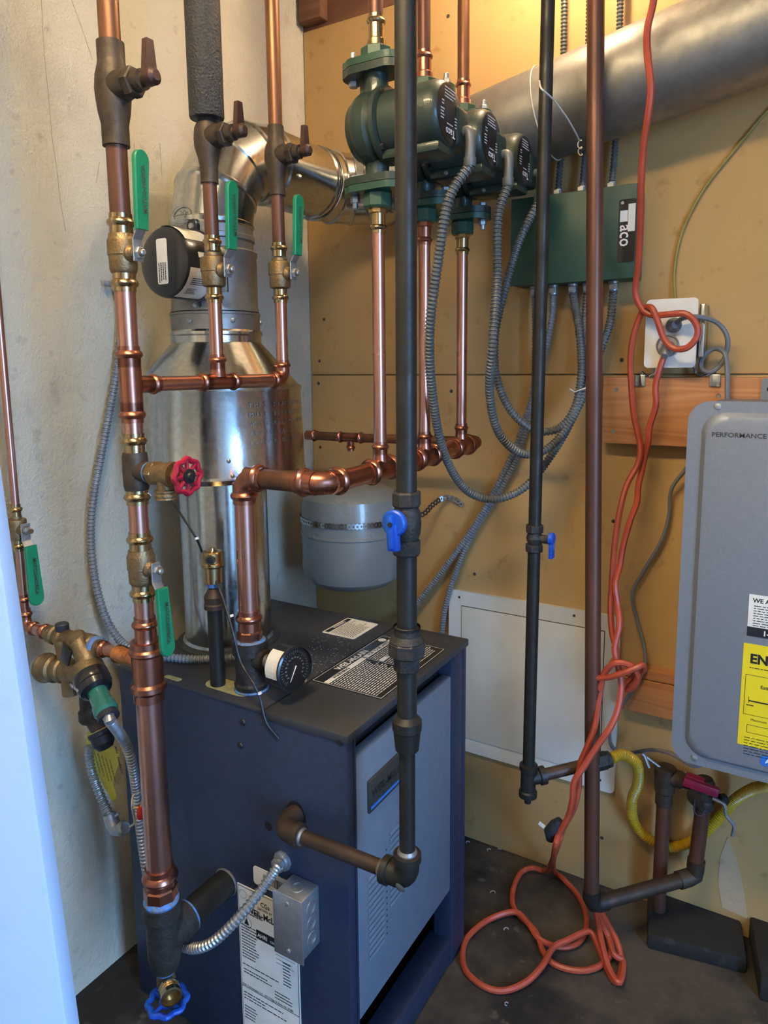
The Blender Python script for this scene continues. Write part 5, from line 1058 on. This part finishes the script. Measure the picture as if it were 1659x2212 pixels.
obj('elbow_body', G().sweep([PY(236, 1757, ys2), PY(243, 1778, ys2), PY(252, 1790, ys2), PY(264, 1791, ys2)], [.0115, .013, .0135, .012], 16), 'zinc', ce)
obj('threaded_end', G().lathe(PY(262, 1791, ys2), PY(282, 1784, ys2) - PY(262, 1791, ys2), [(.012, 0), (.0135, .001), (.0135, .004), (.0115, .005), (.0125, .007), (.0115, .009), (.0125, .011), (.01, .014)], 18), 'zinc', ce)
obj('clamp_screw', G().cyl(PY(250, 1762, ys2 - .01), PY(258, 1757, ys2 - .01), .0022, n=8), 'zinc', ce)
yw = .765
wr = thing('loose_wires', 'loose white and yellow wires capped with red wire nuts', 'wire', PY(305, 1765, yw))
obj('wire', cord([PY(280, 1786, ys2), PY(290, 1776, yw), PY(285, 1745, yw - .03), PY(287, 1720, yw - .02), PY(300, 1712, yw)], .0014, 6), 'wire_white', wr)
obj('wire', cord([PY(280, 1787, ys2), PY(292, 1776, yw), PY(288, 1748, yw - .03), PY(297, 1745, yw - .03), PY(300, 1745, yw - .025)], .0014, 6), 'wire_cream', wr)
obj('wire', cord([PY(304, 1742, yw - .025), PY(308, 1725, yw - .02), PY(306, 1708, yw - .01), PY(316, 1718, yw), PY(324, 1735, yw)], .0014, 6), 'wire_cream', wr)
q = PY(303, 1742, yw - .025); obj('wire_nut', G().lathe(q, (-.05, 0, -1), [(.0045, 0), (.0055, .002), (.007, .018), (.0055, .022)], 12), 'nut_red', wr)
q = PY(312, 1740, yw); obj('wire_nut', G().lathe(q, (.5, .3, -.6), [(.0045, 0), (.0055, .002), (.007, .018), (.0055, .022)], 12), 'nut_red', wr)

# ================================================================== ORANGE EXTENSION CORD
ec_ = thing('extension_cord', 'tangled orange extension cord hanging from the ceiling to the floor', 'cord', PZ(1190, 1990, 0))
up = [(1440, -330, 1.34), (1425, -120, 1.35), (1412, 0, 1.36), (1399, 60, 1.36), (1398, 110, 1.36), (1406, 190, 1.36), (1400, 250, 1.37), (1391, 310, 1.39), (1385, 400, 1.42), (1384, 470, 1.45), (1380, 560, 1.49), (1373, 620, 1.515), (1377, 648, 1.52), (1392, 672, 1.522), (1413, 681, 1.52), (1445, 679, 1.51), (1480, 678, 1.505), (1503, 698, 1.505), (1506, 726, 1.505), (1484, 751, 1.505), (1455, 752, 1.51), (1434, 731, 1.51), (1420, 692, 1.506), (1409, 667, 1.508), (1397, 664, 1.52), (1384, 680, 1.535), (1368, 728, 1.535), (1362, 778, 1.535), (1365, 853, 1.53), (1371, 905, 1.53), (1383, 962, 1.53), (1378, 1002, 1.525), (1353, 1050, 1.51), (1337, 1113, 1.49), (1327, 1185, 1.475), (1322, 1255, 1.46), (1319, 1310, 1.445), (1322, 1365, 1.43), (1333, 1412, 1.42), (1322, 1433, 1.41), (1303, 1462, 1.4), (1293, 1515, 1.385), (1285, 1570, 1.372), (1268, 1615, 1.362), (1252, 1655, 1.355), (1250, 1700, 1.35), (1238, 1750, 1.345), (1216, 1790, 1.345), (1203, 1830, 1.345)]
dn = [(1439, 758, 1.545), (1425, 797, 1.54), (1416, 837, 1.54), (1417, 875, 1.538), (1404, 920, 1.538), (1400, 955, 1.535), (1390, 1000, 1.54), (1379, 1049, 1.525), (1376, 1085, 1.515), (1362, 1123, 1.5), (1346, 1180, 1.485), (1339, 1222, 1.475), (1329, 1262, 1.448), (1334, 1305, 1.44), (1338, 1350, 1.42), (1328, 1400, 1.405), (1334, 1436, 1.398), (1342, 1478, 1.39), (1336, 1528, 1.375), (1319, 1570, 1.36), (1290, 1612, 1.35), (1262, 1655, 1.338), (1240, 1690, 1.332), (1236, 1730, 1.33), (1226, 1768, 1.33), (1208, 1800, 1.33), (1198, 1838, 1.332)]
f1 = [(1182, 1880, .03), (1150, 1875, .02), (1125, 1886, .009), (1108, 1925, .008), (1112, 1965, .008), (1155, 2010, .02), (1176, 2061, .01), (1206, 2087, .008), (1258, 2097, .008), (1300, 2083, .012), (1322, 2050, .02), (1305, 2005, .05), (1288, 1970, .06)]
f2 = [(1196, 1880, .03), (1218, 1900, .02), (1249, 1935, .012), (1266, 1978, .01), (1264, 2014, .01), (1243, 2040, .012), (1206, 2045, .012), (1164, 2028, .02), (1142, 1996, .018), (1112, 1970, .018), (1057, 1986, .009), (1014, 2020, .008), (1000, 2055, .008), (1006, 2096, .008), (1044, 2130, .008), (1087, 2140, .008), (1134, 2123, .01), (1170, 2088, .02), (1195, 2047, .026), (1228, 2030, .03), (1272, 2012, .03)]
f3 = [(1272, 2012, .03), (1290, 2040, .02), (1308, 2085, .01), (1330, 2122, .008), (1343, 2090, .01), (1335, 2040, .03), (1310, 1990, .05), (1296, 1968, .06), (1312, 2015, .04), (1326, 2060, .03), (1346, 2078, .02), (1338, 2122, .016), (1316, 2092, .02), (1300, 2035, .04), (1288, 1970, .06)]
RC = .0064
c_a = PY(1424, -110, 1.355); ctop = V((c_a.x + .012, c_a.y - .01, ZC - .002)); cmid = (c_a + ctop) / 2
obj('cord_strand', cord([ctop, cmid, c_a] + [PY(*p) for p in up[2:]] + [PZ(*p) for p in f1], RC, 8, 7), 'cord_orange', ec_)
obj('cord_strand', cord([PY(*p) for p in dn] + [PZ(*p) for p in f2] + [PZ(*p) for p in f3[1:]], RC, 8, 7), 'cord_orange', ec_)
kn = [(1285, 1464, 1.385), (1310, 1464, 1.38), (1340, 1456, 1.375), (1370, 1444, 1.38), (1388, 1437, 1.39), (1390, 1448, 1.4), (1370, 1460, 1.41), (1352, 1478, 1.41), (1350, 1490, 1.41), (1368, 1484, 1.4), (1378, 1462, 1.39), (1362, 1438, 1.385), (1330, 1432, 1.38), (1306, 1452, 1.385), (1296, 1490, 1.386)]
obj('cord_strand', cord([PY(*p) for p in kn], RC * .95, 8, 7), 'cord_orange', ec_)
q = PY(1440, 752, 1.548); obj('cord_plug', G().lathe(q + V((.003, .006, .006)), (-.1, -.75, -.65), [(.0115, 0), (.0135, .004), (.0135, .02), (.009, .027), (.006, .034)], 18), 'conduit_gray', ec_)
q = PY(1196, 1788, 1.335); e_ = obj('cord_socket', G().sweep([q + V((.012, 0, .022)), q + V((.004, 0, .006)), q + V((-.006, 0, -.012)), q + V((-.006, 0, -.03))], [.007, .0135, .0145, .009], 14), 'rubber', ec_)
obj('prong', G().box(q + V((-.024, -.004, .0)), (.014, .003, .007), (1, 0, -.5), (0, 1, 0)), 'wire_white', ec_)

# ================================================================== FLOOR THINGS
c0 = PZ(1397, 2050, .0); c1 = PZ(1612, 2106, 0)
sd = thing('floor_block', 'low dark block on the floor under the grey heater', 'block', ((c0.x + c1.x) / 2, c0.y + .07, 0))
dx = (c1 - c0); L_ = dx.length; dx.normalize(); dy_ = V((-dx.y, dx.x, 0))
obj('slab', G().box(c0 + dx * L_ / 2 + dy_ * .085 + V((0, 0, .0185)), (L_, .17, .036), dx, dy_, .006), 'slab_dark', sd)
c2q = c1 + dx * .016
sd2 = thing('floor_block', 'slightly taller dark block next to the low one by the wall', 'block', c2q + dx * .2 + dy_ * .05)
obj('slab', G().box(c2q + dx * .2 + dy_ * .04 + V((0, 0, .0285)), (.4, .2, .056), dx, dy_, .006), 'slab_dark', sd2)
for i, (x, y) in enumerate(((1058, 1838), (1080, 1835), (948, 2108), (933, 2122), (1432, 1972), (1095, 2010), (1065, 1930), (1012, 1822), (1097, 2172))):
    p = PZ(x, y, .0012); a_ = random.random() * 3
    obj('metal_scrap', G().sweep([p + V((.006 * math.cos(a_ + t), .005 * math.sin(a_ + t * 1.3), .0012 + .003 * abs(math.sin(t)))) for t in (0, .7, 1.4, 2.1, 2.8)], .0014, 6), 'debris', None, label='tiny bright curl of metal scrap on the dark floor', cat='scrap', group='metal scraps on the floor')
q = [PY(a, b, YB - .001) for a, b in ((1572, 1808), (1556, 1850), (1551, 1905), (1560, 1960), (1614, 1985), (1608, 1930), (1592, 1860))]
obj('plaster_patch', G().prism([(v.x - q[0].x, v.z - q[0].z) for v in q], (q[0].x, YB + .0005, q[0].z), Xv, Zv, .0015), 'patch_light', wb)
for pts in (((88, -20), (96, 120), (104, 200), (112, 290), (122, 360), (130, 430), (142, 500)), ((155, 0), (180, 70), (200, 130)), ((215, 350), (208, 395)), ((290, 310), (292, 370)), ((345, 310), (350, 380))):
    obj('crack', cord([PX(x, y, XL + .0002) for x, y in pts], .0005, 5), 'crack_line', wl_)
rng = random.Random(3); g = G()
for i in range(170):
    x, y = rng.gauss(705, 45), rng.gauss(1410, 28); p = PZ(x, y, BH + .0035)
    if not (-.86 < p.x < -.745 and .9 < p.y < 1.25): continue
    a_ = rng.random() * 6; l_ = rng.uniform(.0006, .0014); u_ = V((math.cos(a_), math.sin(a_), 0)) * l_; v_ = V((-u_.y, u_.x, 0)) * .6
    g.add([p - u_ - v_, p + u_ - v_, p + u_ + v_, p - u_ + v_, p + V((0, 0, .0008))], [(0, 1, 4), (1, 2, 4), (2, 3, 4), (3, 0, 4)])
obj('metal_filings', g, 'zinc', None, kind='stuff', smooth=0, label='bright metal filings scattered on the dark boiler top', cat='filings')
fixmw()
